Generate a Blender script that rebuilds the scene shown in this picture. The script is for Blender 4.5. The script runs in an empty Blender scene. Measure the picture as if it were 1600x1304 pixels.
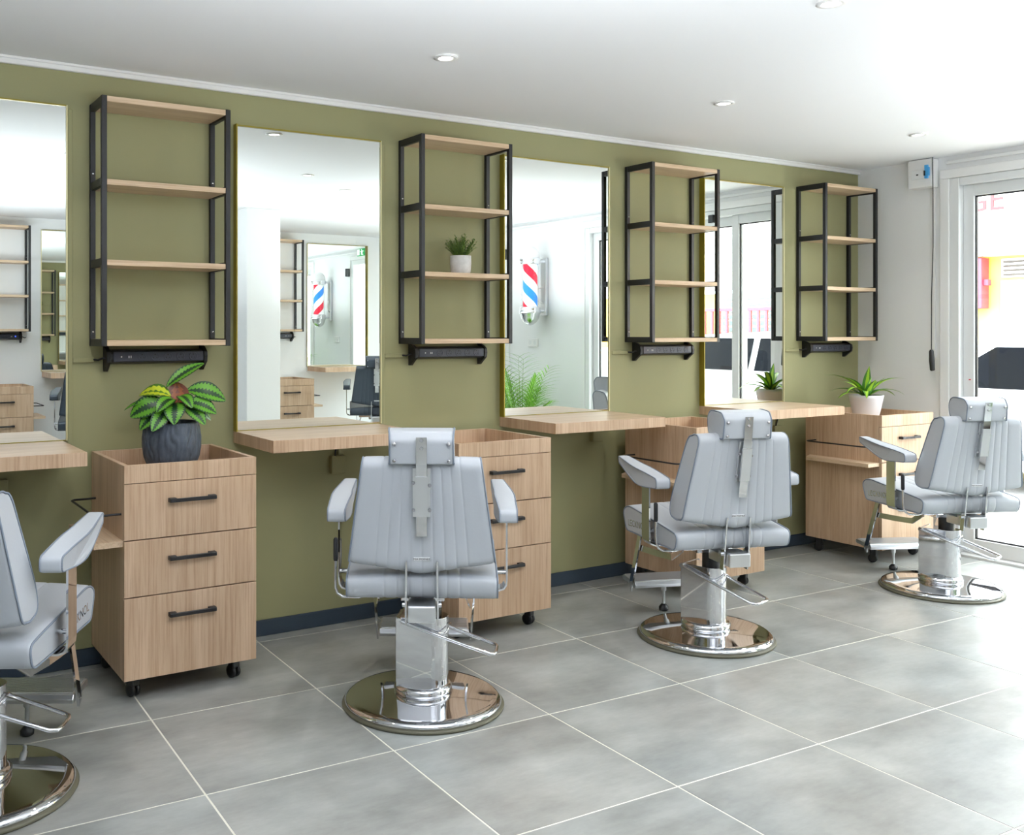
import bpy, bmesh, math, random
from mathutils import Vector, Matrix
random.seed(7)
SC = bpy.context.scene
COL = SC.collection
PI = math.pi
R = math.radians

# ------------------------------------------------------------------ camera
cam_d = bpy.data.cameras.new('camera')
cam = bpy.data.objects.new('camera', cam_d); COL.objects.link(cam)
cam.location = (0, -3.8915, 1.2994)
cam.rotation_euler = (PI / 2, 0, -R(30.46))
cam_d.sensor_fit = 'HORIZONTAL'; cam_d.sensor_width = 36
cam_d.lens = 1518.14 / 1600 * 36
cam_d.shift_x = (800 - 628.7) / 1600
cam_d.shift_y = (518.5 - 652) / 1600
cam_d.clip_start = 0.05
SC.camera = cam

# ------------------------------------------------------------------ world, exposure, sun
SC.view_settings.view_transform = 'Standard'
SC.view_settings.look = 'None'
SC.view_settings.exposure = -0.15
SC.view_settings.gamma = 1.0
SC.view_settings.use_curve_mapping = False
SC.cycles.use_denoising = True
SC.cycles.max_bounces = 14
SC.cycles.diffuse_bounces = 6
SC.cycles.glossy_bounces = 8
SC.cycles.transparent_max_bounces = 16
SC.cycles.sample_clamp_indirect = 6
SC.cycles.caustics_reflective = False
SC.cycles.caustics_refractive = False
world = bpy.data.worlds.new('overcast_sky'); SC.world = world
world.use_nodes = True
bg = world.node_tree.nodes['Background']
bg.inputs[0].default_value = (0.90, 0.955, 1.0, 1)
bg.inputs[1].default_value = 22.0


def area(name, loc, rot, sx, sy, power, color=(1, 1, 1), portal=False):
    d = bpy.data.lights.new(name, 'AREA'); d.shape = 'RECTANGLE'; d.size = sx; d.size_y = sy
    d.energy = power; d.color = color
    if portal: d.cycles.is_portal = True
    o = bpy.data.objects.new(name, d); COL.objects.link(o); o.location = loc; o.rotation_euler = rot
    return o


area('door_portal', (5.82, -1.62, 1.1), (0, R(90), 0), 2.2, 2.1, 1, portal=True)
area('side_window_portal', (5.82, -4.3, 1.1), (0, R(90), 0), 2.1, 1.05, 1, portal=True)
# unseen fill lights added to brighten the room, bounced off the ceiling
area('bounce_fill', (0.9, -3.1, 1.42), (R(180), 0, 0), 1.7, 1.7, 118, (0.89, 0.94, 1.0))
area('bounce_fill', (4.4, -2.9, 1.42), (R(180), 0, 0), 1.8, 1.8, 46, (0.89, 0.94, 1.0))

# ------------------------------------------------------------------ materials
MATS = {}


def nt(name):
    m = bpy.data.materials.new(name); m.use_nodes = True
    MATS[name] = m
    return m, m.node_tree, m.node_tree.nodes['Principled BSDF']


def s2l(c):
    return tuple(((v / 255) / 12.92 if v / 255 <= 0.04045 else ((v / 255 + 0.055) / 1.055) ** 2.4) for v in c) + (1,)


def plain(name, rgb, rough=0.5, metal=0.0, spec=0.5, bump=None, emit=None, coat=0, trans=0):
    m, t, b = nt(name)
    b.inputs['Base Color'].default_value = s2l(rgb)
    b.inputs['Roughness'].default_value = rough
    b.inputs['Metallic'].default_value = metal
    b.inputs['Specular IOR Level'].default_value = spec
    b.inputs['Coat Weight'].default_value = coat
    if emit:
        b.inputs['Emission Color'].default_value = s2l(rgb); b.inputs['Emission Strength'].default_value = emit
    if trans:
        b.inputs['Transmission Weight'].default_value = trans
    if bump:
        n = t.nodes.new('ShaderNodeTexNoise'); n.inputs['Scale'].default_value = bump[0]; n.inputs['Detail'].default_value = 4
        tc = t.nodes.new('ShaderNodeTexCoord'); t.links.new(tc.outputs['Object'], n.inputs['Vector'])
        bp = t.nodes.new('ShaderNodeBump'); bp.inputs['Strength'].default_value = bump[1]; bp.inputs['Distance'].default_value = 0.002
        t.links.new(n.outputs['Fac'], bp.inputs['Height']); t.links.new(bp.outputs['Normal'], b.inputs['Normal'])
    return m


def ramp(t, stops):
    r = t.nodes.new('ShaderNodeValToRGB')
    e = r.color_ramp.elements
    while len(e) < len(stops): e.new(0.5)
    for k, (p, c) in enumerate(stops):
        e[k].position = p; e[k].color = s2l(c)
    return r


def noise(t, vec, scale, detail=4, rough=0.55, dist=0.0):
    n = t.nodes.new('ShaderNodeTexNoise')
    n.inputs['Scale'].default_value = scale; n.inputs['Detail'].default_value = detail
    n.inputs['Roughness'].default_value = rough; n.inputs['Distortion'].default_value = dist
    if vec is not None: t.links.new(vec, n.inputs['Vector'])
    return n


def mapping(t, src, scale=(1, 1, 1), loc=(0, 0, 0), rot=(0, 0, 0)):
    mp = t.nodes.new('ShaderNodeMapping'); t.links.new(src, mp.inputs['Vector'])
    mp.inputs['Scale'].default_value = scale; mp.inputs['Location'].default_value = loc; mp.inputs['Rotation'].default_value = rot
    return mp.outputs['Vector']


def mixc(t, a, b, fac, mode='MIX'):
    m = t.nodes.new('ShaderNodeMix'); m.data_type = 'RGBA'; m.blend_type = mode
    for s, v in ((0, fac), (6, a), (7, b)):
        if hasattr(v, 'default_value') or hasattr(v, 'links'): t.links.new(v, m.inputs[s])
        else: m.inputs[s].default_value = v
    return m.outputs[2]


def wood(name, along, light, dark, contrast=1.0):
    """oak laminate: fine pores and broad cathedral streaks running along one object axis"""
    m, t, b = nt(name)
    tc = t.nodes.new('ShaderNodeTexCoord')
    oi = t.nodes.new('ShaderNodeObjectInfo')
    add = t.nodes.new('ShaderNodeVectorMath'); add.operation = 'ADD'
    cmb = t.nodes.new('ShaderNodeCombineXYZ')
    mul = t.nodes.new('ShaderNodeMath'); mul.operation = 'MULTIPLY'; mul.inputs[1].default_value = 13.0
    t.links.new(oi.outputs['Random'], mul.inputs[0])
    t.links.new(mul.outputs[0], cmb.inputs[0]); t.links.new(mul.outputs[0], cmb.inputs[1]); t.links.new(mul.outputs[0], cmb.inputs[2])
    t.links.new(tc.outputs['Object'], add.inputs[0]); t.links.new(cmb.outputs[0], add.inputs[1])
    v = add.outputs[0]
    sc = {'x': (0.9, 14, 14), 'y': (14, 0.9, 14), 'z': (14, 14, 0.9)}[along]
    broad = noise(t, mapping(t, v, sc), 1.0, 3, 0.5, 0.6)
    fs = tuple(k * 9 if k > 5 else k * 3.5 for k in sc)
    fine = noise(t, mapping(t, v, fs), 1.0, 6, 0.7, 0.2)
    r1 = ramp(t, [(0.28, dark), (0.5, tuple((a + c) / 2 for a, c in zip(light, dark))), (0.68, light)])
    t.links.new(broad.outputs['Fac'], r1.inputs['Fac'])
    r2 = ramp(t, [(0.34, (176, 150, 128)), (0.54, (255, 255, 255))])
    t.links.new(fine.outputs['Fac'], r2.inputs['Fac'])
    out = mixc(t, r1.outputs['Color'], r2.outputs['Color'], 0.42 * contrast, 'MULTIPLY')
    t.links.new(out, b.inputs['Base Color'])
    b.inputs['Roughness'].default_value = 0.42
    b.inputs['Specular IOR Level'].default_value = 0.35
    return m


wood('oak_upright', 'z', (205, 177, 150), (184, 155, 127))
wood('oak_lengthwise', 'x', (212, 188, 160), (198, 171, 140))
wood('oak_crosswise', 'y', (212, 190, 162), (198, 172, 144))

plain('white_paint', (232, 233, 233), 0.75, bump=(60, 0.06))
plain('ceiling_paint', (238, 239, 241), 0.85)
plain('white_gloss', (232, 232, 231), 0.35)
plain('green_paint', (149, 147, 109), 0.6, bump=(90, 0.08), spec=0.3)
plain('navy_paint', (42, 56, 70), 0.5)
plain('black_steel', (24, 24, 27), 0.45, 0.0, bump=(50, 0.1))
plain('black_plastic', (30, 31, 34), 0.4)
plain('slate_plastic', (60, 64, 80), 0.45)
plain('socket_dark', (16, 17, 20), 0.5)
plain('screw_steel', (205, 205, 210), 0.25, 1.0)
plain('chrome', (222, 223, 226), 0.045, 1.0)
plain('chrome_satin', (225, 227, 230), 0.3, 1.0)
plain('rubber_olive', (92, 90, 74), 0.5)
plain('piping_grey', (122, 132, 146), 0.5)
plain('vinyl_grey', (179, 184, 191), 0.42, bump=(120, 0.12), spec=0.45)
plain('vinyl_shade', (150, 158, 170), 0.42, spec=0.45)
plain('vinyl_navy', (56, 66, 78), 0.38, bump=(120, 0.12))
plain('piping_navy', (34, 40, 48), 0.5)
plain('grout', (226, 224, 212), 0.8)
plain('brass', (150, 134, 40), 0.35, 0.35)
plain('brass_light', (214, 206, 160), 0.35, 0.3)
plain('alu_white', (222, 224, 224), 0.35)
plain('gasket', (22, 24, 28), 0.6)
plain('label_white', (230, 232, 235), 0.5)
plain('label_ink', (60, 62, 72), 0.5)
plain('soil', (48, 36, 26), 0.95, bump=(80, 0.6))
plain('pot_white', (226, 222, 224), 0.45)
plain('lamp_white', (255, 250, 240), 0.4, emit=14)
plain('led_blue', (60, 90, 255), 0.4, emit=3)
plain('tag_blue', (70, 160, 220), 0.5)
plain('stem_green', (120, 150, 50), 0.6)
plain('stem_brown', (110, 84, 50), 0.7)
plain('exit_green', (30, 150, 80), 0.5, emit=0.6)
plain('exit_white', (245, 250, 245), 0.5, emit=0.8)
plain('render_white', (240, 238, 232), 0.8, bump=(20, 0.2))
plain('render_cream', (240, 205, 92), 0.8, bump=(20, 0.2))
plain('paint_red', (205, 40, 60), 0.5)
plain('sign_pink', (104, 26, 32), 0.6)
plain('jalousie', (62, 98, 104), 0.3)
plain('louvre_tan', (46, 40, 32), 0.6)
plain('car_white', (236, 238, 240), 0.25, coat=0.6)
plain('car_glass', (6, 8, 12), 0.5, spec=0.02)
plain('tyre', (26, 26, 28), 0.8)
plain('pavement', (205, 198, 188), 0.9, bump=(40, 0.3))
plain('asphalt', (150, 150, 150), 0.9, bump=(60, 0.4))

# concrete-look pot / stone pot
m, t, b = nt('pot_concrete')
tc = t.nodes.new('ShaderNodeTexCoord'); n = noise(t, tc.outputs['Object'], 22, 6, 0.65)
r = ramp(t, [(0.3, (196, 194, 190)), (0.7, (228, 226, 224))]); t.links.new(n.outputs['Fac'], r.inputs['Fac'])
t.links.new(r.outputs['Color'], b.inputs['Base Color']); b.inputs['Roughness'].default_value = 0.8
m, t, b = nt('pot_slate')
tc = t.nodes.new('ShaderNodeTexCoord'); n = noise(t, mapping(t, tc.outputs['Object'], (30, 30, 8)), 3, 5, 0.6)
r = ramp(t, [(0.3, (46, 54, 66)), (0.7, (82, 92, 106))]); t.links.new(n.outputs['Fac'], r.inputs['Fac'])
t.links.new(r.outputs['Color'], b.inputs['Base Color']); b.inputs['Roughness'].default_value = 0.6

# floor tile: mottled grey stoneware
m, t, b = nt('stoneware')
geo = t.nodes.new('ShaderNodeNewGeometry'); oi = t.nodes.new('ShaderNodeObjectInfo')
cmb = t.nodes.new('ShaderNodeCombineXYZ'); mul = t.nodes.new('ShaderNodeMath'); mul.operation = 'MULTIPLY'; mul.inputs[1].default_value = 31
t.links.new(oi.outputs['Random'], mul.inputs[0]); t.links.new(mul.outputs[0], cmb.inputs[2])
add = t.nodes.new('ShaderNodeVectorMath'); add.operation = 'ADD'
t.links.new(geo.outputs['Position'], add.inputs[0]); t.links.new(cmb.outputs[0], add.inputs[1])
n1 = noise(t, mapping(t, add.outputs[0], (1.4, 2.4, 1)), 2.0, 8, 0.62, 0.0)
n2 = noise(t, mapping(t, add.outputs[0], (3, 12, 3)), 5, 6, 0.7, 0.1)
n3 = noise(t, add.outputs[0], 1.6, 3, 0.5)
r1 = ramp(t, [(0.0, (92, 94, 92)), (1.0, (208, 212, 211))])
t.links.new(n1.outputs['Fac'], r1.inputs['Fac'])
r2 = ramp(t, [(0.0, (150, 150, 148)), (1.0, (255, 255, 255))]); t.links.new(n2.outputs['Fac'], r2.inputs['Fac'])
c1 = mixc(t, r1.outputs['Color'], r2.outputs['Color'], 0.35, 'MULTIPLY')
r3 = ramp(t, [(0.0, (255, 238, 222)), (1.0, (236, 250, 255))]); t.links.new(n3.outputs['Fac'], r3.inputs['Fac'])
c2 = mixc(t, c1, r3.outputs['Color'], 0.6, 'MULTIPLY')
t.links.new(c2, b.inputs['Base Color'])
rr = t.nodes.new('ShaderNodeMapRange'); rr.inputs[3].default_value = 0.31; rr.inputs[4].default_value = 0.33
b.inputs['Roughness'].default_value = 0.31
b.inputs['Specular IOR Level'].default_value = 0.5

# mirror and clear glass
m, t, b = nt('mirror_glass')
b.inputs['Metallic'].default_value = 1; b.inputs['Roughness'].default_value = 0.0
b.inputs['Base Color'].default_value = (0.86, 0.90, 0.87, 1)
for gname, refl in (('clear_glass', 0.10), ('pole_glass', 0.14)):
    m, t, b = nt(gname)
    t.nodes.remove(b)
    tr = t.nodes.new('ShaderNodeBsdfTransparent'); tr.inputs[0].default_value = (0.97, 0.985, 0.98, 1)
    gl = t.nodes.new('ShaderNodeBsdfGlossy'); gl.inputs['Roughness'].default_value = 0.0
    lw = t.nodes.new('ShaderNodeFresnel')
    gq = t.nodes.new('ShaderNodeNewGeometry'); mr = t.nodes.new('ShaderNodeMapRange')      # same reflectance on both faces of the thin pane
    mr.inputs[3].default_value = 1.45; mr.inputs[4].default_value = 1 / 1.45
    t.links.new(gq.outputs['Backfacing'], mr.inputs[0]); t.links.new(mr.outputs[0], lw.inputs[0])
    mx = t.nodes.new('ShaderNodeMixShader')
    t.links.new(lw.outputs[0], mx.inputs[0]); t.links.new(tr.outputs[0], mx.inputs[1]); t.links.new(gl.outputs[0], mx.inputs[2])
    t.links.new(mx.outputs[0], t.nodes['Material Output'].inputs[0])

# barber stripes: red and blue helices on white, lit from inside
m, t, b = nt('barber_stripes')
tc = t.nodes.new('ShaderNodeTexCoord'); sx = t.nodes.new('ShaderNodeSeparateXYZ'); t.links.new(tc.outputs['Object'], sx.inputs[0])
def mth(op, a, c=None, d=None):
    n = t.nodes.new('ShaderNodeMath'); n.operation = op
    for k, v in enumerate((a, c, d)):
        if v is None: continue
        if isinstance(v, (int, float)): n.inputs[k].default_value = v
        else: t.links.new(v, n.inputs[k])
    return n.outputs[0]
ang = mth('DIVIDE', mth('ARCTAN2', sx.outputs[1], sx.outputs[0]), 2 * PI)
ph = mth('FRACT', mth('ADD', mth('ADD', mth('MULTIPLY', sx.outputs[2], -1 / 0.38), ang), 10.04))
isr = mth('LESS_THAN', ph, 0.25)
isb = mth('MULTIPLY', mth('GREATER_THAN', ph, 0.5), mth('LESS_THAN', ph, 0.75))
c = mixc(t, (0.9, 0.9, 0.9, 1), s2l((220, 20, 55)), isr)
c = mixc(t, c, s2l((40, 130, 225)), isb)
t.links.new(c, b.inputs['Base Color']); t.links.new(c, b.inputs['Emission Color']); b.inputs['Emission Strength'].default_value = 0.55
b.inputs['Roughness'].default_value = 0.4


def leafmat(name, dark, light, inner, outer, feather=0.10, freq=34, rough=0.4):
    """leaf drawn across its own UV: dark midrib and margin, light feathered band between"""
    m, t, b = nt(name)
    uv = t.nodes.new('ShaderNodeUVMap'); s = t.nodes.new('ShaderNodeSeparateXYZ'); t.links.new(uv.outputs[0], s.inputs[0])
    def mt(op, a, c=None):
        n = t.nodes.new('ShaderNodeMath'); n.operation = op
        for k, v in enumerate((a, c)):
            if v is None: continue
            if isinstance(v, (int, float)): n.inputs[k].default_value = v
            else: t.links.new(v, n.inputs[k])
        return n.outputs[0]
    u = mt('ABSOLUTE', mt('SUBTRACT', mt('MULTIPLY', s.outputs[0], 2), 1))
    w = mt('MULTIPLY', mt('SINE', mt('SUBTRACT', mt('MULTIPLY', s.outputs[1], freq), mt('MULTIPLY', u, 9.0))), feather)
    uu = mt('ADD', u, w)
    a = mt('GREATER_THAN', uu, inner); c2 = mt('LESS_THAN', uu, outer)
    f = mt('MULTIPLY', a, c2)
    out = mixc(t, s2l(dark), s2l(light), f)
    t.links.new(out, b.inputs['Base Color']); b.inputs['Roughness'].default_value = rough
    b.inputs['Subsurface Weight'].default_value = 0.0
    return m


leafmat('calathea_leaf', (22, 58, 28), (88, 148, 34), 0.26, 0.80, 0.085, 74)
leafmat('calathea_young', (70, 110, 30), (178, 190, 40), 0.14, 0.70, 0.08, 40)
leafmat('calathea_back', (112, 60, 44), (150, 84, 48), 0.1, 0.5, 0.10, 30)
leafmat('dracaena_leaf', (70, 124, 48), (168, 208, 60), -0.2, 0.45, 0.03, 8)
leafmat('palm_leaflet', (84, 140, 40), (140, 190, 60), -0.2, 0.5, 0.03, 8, 0.45)
leafmat('bush_leaf', (54, 86, 38), (104, 132, 58), -0.2, 0.6, 0.03, 8, 0.6)


def M(n): return MATS[n]


# ------------------------------------------------------------------ mesh helpers
class MB:
    def __init__(s): s.v = []; s.f = []; s.uv = []; s.smooth = []

    def add(s, vs, fs, smooth=False, uvs=None):
        o = len(s.v); s.v += [tuple(v) for v in vs]
        for k, f in enumerate(fs):
            s.f.append(tuple(i + o for i in f)); s.smooth.append(smooth)
            s.uv.append(uvs[k] if uvs else None)
        return s

    def box(s, x0, x1, y0, y1, z0, z1, bev=0.0, mat4=None):
        bm = bmesh.new()
        bmesh.ops.create_cube(bm, size=1)
        for v in bm.verts:
            v.co = Vector(((x0 + x1) / 2 + v.co.x * (x1 - x0), (y0 + y1) / 2 + v.co.y * (y1 - y0), (z0 + z1) / 2 + v.co.z * (z1 - z0)))
        if bev > 0:
            bmesh.ops.bevel(bm, geom=bm.edges[:], offset=bev, segments=2 if bev > 0.004 else 1, profile=0.5, affect='EDGES')
        if mat4 is not None: bm.transform(mat4)
        return s.bm(bm, smooth=False)

    def bm(s, bm, smooth=False):
        bm.verts.index_update()
        s.add([v.co[:] for v in bm.verts], [[v.index for v in f.verts] for f in bm.faces], smooth)
        bm.free(); return s

    def tube(s, pts, r, seg=8, cap=True, radii=None):
        pts = [Vector(p) for p in pts]; n = len(pts)
        rings = []
        up = None
        for i in range(n):
            d = (pts[min(i + 1, n - 1)] - pts[max(i - 1, 0)]).normalized()
            if up is None:
                up = Vector((0, 0, 1)) if abs(d.z) < 0.9 else Vector((1, 0, 0))
            a = d.cross(up).normalized(); bb = a.cross(d).normalized(); up = bb
            rr = radii[i] if radii else r
            rings.append([pts[i] + (a * math.cos(k * 2 * PI / seg) + bb * math.sin(k * 2 * PI / seg)) * rr for k in range(seg)])
        vs = [v for rg in rings for v in rg]
        fs = [(i * seg + k, i * seg + (k + 1) % seg, (i + 1) * seg + (k + 1) % seg, (i + 1) * seg + k) for i in range(n - 1) for k in range(seg)]
        s.add(vs, fs, True)
        if cap:
            s.add(rings[0], [tuple(range(seg))]); s.add(rings[-1], [tuple(reversed(range(seg)))])
        return s

    def strip(s, pts, w, th, axis):
        """flat metal strip swept along pts: width w along axis, thickness th"""
        pts = [Vector(p) for p in pts]; n = len(pts); ax = Vector(axis).normalized(); vs = []
        for i in range(n):
            d = (pts[min(i + 1, n - 1)] - pts[max(i - 1, 0)]).normalized()
            nn = d.cross(ax).normalized()
            for a, b_ in ((-1, -1), (1, -1), (1, 1), (-1, 1)):
                vs.append(pts[i] + ax * a * w / 2 + nn * b_ * th / 2)
        fs = [(i * 4 + k, i * 4 + (k + 1) % 4, (i + 1) * 4 + (k + 1) % 4, (i + 1) * 4 + k) for i in range(n - 1) for k in range(4)]
        fs += [(3, 2, 1, 0), tuple((n - 1) * 4 + k for k in range(4))]
        return s.add(vs, fs)

    def lathe(s, prof, seg=32, c=(0, 0, 0), axis='z', smooth=True, capb=True, capt=True):
        vs = []
        for (r_, z) in prof:
            for k in range(seg):
                a = 2 * PI * k / seg
                x, y = r_ * math.cos(a), r_ * math.sin(a)
                p = {'z': (x, y, z), 'y': (x, z, y), 'x': (z, x, y)}[axis]
                vs.append((p[0] + c[0], p[1] + c[1], p[2] + c[2]))
        n = len(prof)
        fs = [(i * seg + k, i * seg + (k + 1) % seg, (i + 1) * seg + (k + 1) % seg, (i + 1) * seg + k) for i in range(n - 1) for k in range(seg)]
        s.add(vs, fs, smooth)
        if capb: s.add(vs[:seg], [tuple(reversed(range(seg)))])
        if capt: s.add(vs[-seg:], [tuple(range(seg))])
        return s

    def prism(s, poly, z0, z1, plane='xy', bev=0.0):
        """extrude a 2D polygon; plane gives the two polygon axes"""
        def P(a, b_, h): return {'xy': (a, b_, h), 'yz': (h, a, b_), 'xz': (a, h, b_)}[plane]
        bm = bmesh.new()
        lo = [bm.verts.new(P(a, b_, z0)) for a, b_ in poly]; hi = [bm.verts.new(P(a, b_, z1)) for a, b_ in poly]
        n = len(poly)
        bm.faces.new(lo); bm.faces.new(hi)
        for k in range(n): bm.faces.new((lo[k], lo[(k + 1) % n], hi[(k + 1) % n], hi[k]))
        bmesh.ops.recalc_face_normals(bm, faces=bm.faces[:])
        if bev > 0: bmesh.ops.bevel(bm, geom=bm.edges[:], offset=bev, segments=2, profile=0.5, affect='EDGES')
        return s.bm(bm)

    def mesh(s, name, mat, fix=True, auto=True):
        me = bpy.data.meshes.new(name)
        me.from_pydata(s.v, [], s.f)
        me.polygons.foreach_set('use_smooth', s.smooth)
        if any(u for u in s.uv):
            l = me.uv_layers.new(name='UVMap')
            for p, u in zip(me.polygons, s.uv):
                if u:
                    for li, q in zip(p.loop_indices, u): l.data[li].uv = q
        if fix:
            bm = bmesh.new(); bm.from_mesh(me)
            bmesh.ops.recalc_face_normals(bm, faces=bm.faces[:])
            bm.to_mesh(me); bm.free()
        me.materials.append(M(mat) if isinstance(mat, str) else mat)
        return me


def link(name, me, parent=None, loc=(0, 0, 0), rz=0.0):
    o = bpy.data.objects.new(name, me); COL.objects.link(o)
    o.location = loc; o.rotation_euler = (0, 0, rz)
    if parent is not None: o.parent = parent
    return o


def part(name, mb, mat, parent=None, loc=(0, 0, 0), rz=0.0, fix=True):
    return link(name, mb.mesh(name, mat, fix), parent, loc, rz)


def tag(o, label, cat=None, group=None, kind=None):
    if label: o['label'] = label
    if cat: o['category'] = cat
    if group: o['group'] = group
    if kind: o['kind'] = kind
    return o


def thing(name, label, cat, loc=(0, 0, 0), rz=0.0, group=None):
    o = bpy.data.objects.new(name, None); COL.objects.link(o)
    o.empty_display_size = 0.1
    o.location = loc; o.rotation_euler = (0, 0, rz)
    return tag(o, label, cat, group)


def struct(name, mb, mat, parent=None, fix=True):
    o = part(name, mb, mat, parent, fix=fix)
    if parent is None: o['kind'] = 'structure'
    return o


def kids(o): return [c for c in COL.objects if c.parent == o]


KID = {}


def dup(root, loc, rz, label, group=None):
    def cp(o, par):
        c = o.copy(); COL.objects.link(c)
        if par is not None: c.parent = par
        for ch in [x for x in list(COL.objects) if x.parent == o]: cp(ch, c)
        return c
    r_ = cp(root, None)
    r_.location = loc; r_.rotation_euler = (0, 0, rz); r_['label'] = label
    if group: r_['group'] = group
    return r_


def text_mesh(name, s, size, mat, depth=0.001, parent=None, matrix=None, align='CENTER'):
    cu = bpy.data.curves.new(name, 'FONT'); cu.body = s; cu.size = size; cu.extrude = depth; cu.align_x = align; cu.align_y = 'CENTER'
    cu.resolution_u = 3
    tmp = bpy.data.objects.new(name, cu); COL.objects.link(tmp)
    dg = bpy.context.evaluated_depsgraph_get()
    me = bpy.data.meshes.new_from_object(tmp.evaluated_get(dg))
    bpy.data.objects.remove(tmp)
    me.materials.clear(); me.materials.append(M(mat))
    if matrix is not None: me.transform(matrix)
    o = bpy.data.objects.new(name, me); COL.objects.link(o)
    if parent is not None: o.parent = parent
    return o


# ------------------------------------------------------------------ room shell
XL, XR, YB, ZC = -2.6, 5.68, -5.42, 2.332
TH = 0.16
mb = MB().box(XL - TH, XR + TH, 0, TH, -0.1, ZC + 0.1); wall_green = struct('wall_front', mb, 'green_paint')
tag(wall_green, 'olive green painted wall behind the mirrors and shelves')
mb = MB().box(XL - TH, XR + TH, YB - TH, YB, -0.1, ZC + 0.1); struct('wall_back', mb, 'white_paint')
mb = MB().box(XL - TH, XL, YB, 0, -0.1, ZC + 0.1); struct('wall_left', mb, 'white_paint')
# end wall: door opening and second window opening
D0, D1, DZ = -0.60, -2.62, 2.2
W0, W1, WZ0, WZ1 = -3.77, -4.85, 0.0, 2.2
mb = MB()
mb.box(XR, XR + TH, D0, 0, -0.1, ZC + 0.1)
mb.box(XR, XR + TH, D1, D0, DZ, ZC + 0.1)
mb.box(XR, XR + TH, W0, D1, -0.1, ZC + 0.1)
mb.box(XR, XR + TH, W1, W0, WZ1, ZC + 0.1)
mb.box(XR, XR + TH, YB, W1, -0.1, ZC + 0.1)
struct('wall_right', mb, 'white_paint')
mb = MB().box(XL - TH, XR + TH, YB - TH, TH, ZC, ZC + 0.1); struct('ceiling', mb, 'ceiling_paint')

# crown strip along the green wall, thin strip on the end wall
mb = MB().box(XL, XR, -0.018, 0, 2.304, ZC, 0.003).box(XL, XR, -0.026, -0.0, 2.322, ZC, 0.002)
struct('trim_1', mb, 'white_gloss')
mb = MB().box(XR - 0.02, XR, -5.1, -0.58, 2.285, 2.305, 0.003); struct('trim_2', mb, 'white_gloss')
mb = MB().box(XL, XR, -0.012, 0, 0, 0.068, 0.003); struct('baseboard_front', mb, 'navy_paint')
mb = MB().box(XR - 0.012, XR, D0 + 0.02, -0.012, 0, 0.068, 0.003).box(XR - 0.012, XR, -5.1, D1 - 0.07, 0, 0.068, 0.003)
struct('baseboard_right', mb, 'white_gloss')
mb = MB().box(XL, XR, YB, YB + 0.012, 0, 0.068, 0.003); struct('baseboard_back', mb, 'navy_paint')

# square white column standing in the room in front of the back wall
mb = MB().box(2.97, 3.27, -4.62, -3.72, 0, ZC, 0.003); o = struct('column', mb, 'white_paint')
tag(o, 'square white column near the back wall, seen in the second mirror')

# floor: mortar bed with each tile a piece of its own, turned 1.8 degrees to the wall
mb = MB().box(XL - TH, XR + TH, YB - TH, TH, -0.1, -0.0012)
floor = struct('floor', mb, 'grout')
TR = -0.0308; S = 0.6; X0 = 1.577 * S; Y0 = 1.9512 * S
ca, sa = math.cos(TR), math.sin(TR)


def clip(poly, f):
    out = []
    for k in range(len(poly)):
        a, b_ = poly[k], poly[(k + 1) % len(poly)]
        fa, fb = f(a), f(b_)
        if fa >= 0: out.append(a)
        if (fa >= 0) != (fb >= 0):
            q = fa / (fa - fb); out.append((a[0] + (b_[0] - a[0]) * q, a[1] + (b_[1] - a[1]) * q))
    return out


g = 0.0032
tile_full = MB().prism([(g, -S + g), (S - g, -S + g), (S - g, -g), (g, -g)], -0.006, 0.0, bev=0.0004).mesh('floor_tile', 'stoneware')
# X = ca*x - sa*y ; Y = sa*x + ca*y with x = X0 + c*S, y = -( -Y0 + r*S)
for cc in range(-8, 12):
    for rr_ in range(-1, 14):
        x = X0 + cc * S; y = Y0 - rr_ * S
        cor = [(x + g, y - S + g), (x + S - g, y - S + g), (x + S - g, y - g), (x + g, y - g)]
        wc = [(ca * a - sa * b_, sa * a + ca * b_) for a, b_ in cor]
        ins = [XL <= a <= XR and YB <= b_ <= 0 for a, b_ in wc]
        if all(ins):
            link('floor_tile', tile_full, floor, (ca * x - sa * y, sa * x + ca * y, 0), TR)
        else:
            p = wc
            for f in (lambda q: q[0] - XL, lambda q: XR + 0.02 - q[0], lambda q: q[1] - YB, lambda q: -q[1]):
                if len(p) >= 3: p = clip(p, f)
            if len(p) >= 3:
                ar = abs(sum(p[k][0] * p[(k + 1) % len(p)][1] - p[(k + 1) % len(p)][0] * p[k][1] for k in range(len(p)))) / 2
                if ar > 0.004: part('floor_tile', MB().prism(p, -0.006, 0.0), 'stoneware', floor)

# ---- door (sliding glazed leaves) in the end wall
dr = bpy.data.objects.new('door_1', None); COL.objects.link(dr); dr['kind'] = 'structure'
dr['label'] = 'white aluminium sliding glass shop door in the end wall'
mb = MB()
for ya, yb in ((D0, D0 - 0.055), (D1, D1 + 0.055)): mb.box(XR - 0.015, XR + 0.13, min(ya, yb), max(ya, yb), 0, DZ, 0.003)
mb.box(XR - 0.012, XR + 0.13, D1 + 0.055, D0 - 0.055, DZ - 0.045, DZ, 0.003)
mb.box(XR - 0.03, XR + 0.14, D1 + 0.055, D0 - 0.055, -0.02, 0.015, 0.003)
part('door_frame', mb, 'alu_white', dr)
mb = MB()      # casing moulding on the room side
for y0, y1 in ((D0, D0 + 0.055), (D1 - 0.055, D1)): mb.box(XR - 0.022, XR, y0, y1, 0, DZ + 0.0005, 0.003)
mb.box(XR - 0.022, XR, D1 - 0.055, D0 + 0.055, DZ + 0.001, DZ + 0.055, 0.003)
part('casing', mb, 'white_gloss', dr)
leaves = [(-0.655, -1.06, 0.03), (-1.0, -1.80, 0.085), (-1.78, -2.565, 0.03)]
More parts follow.
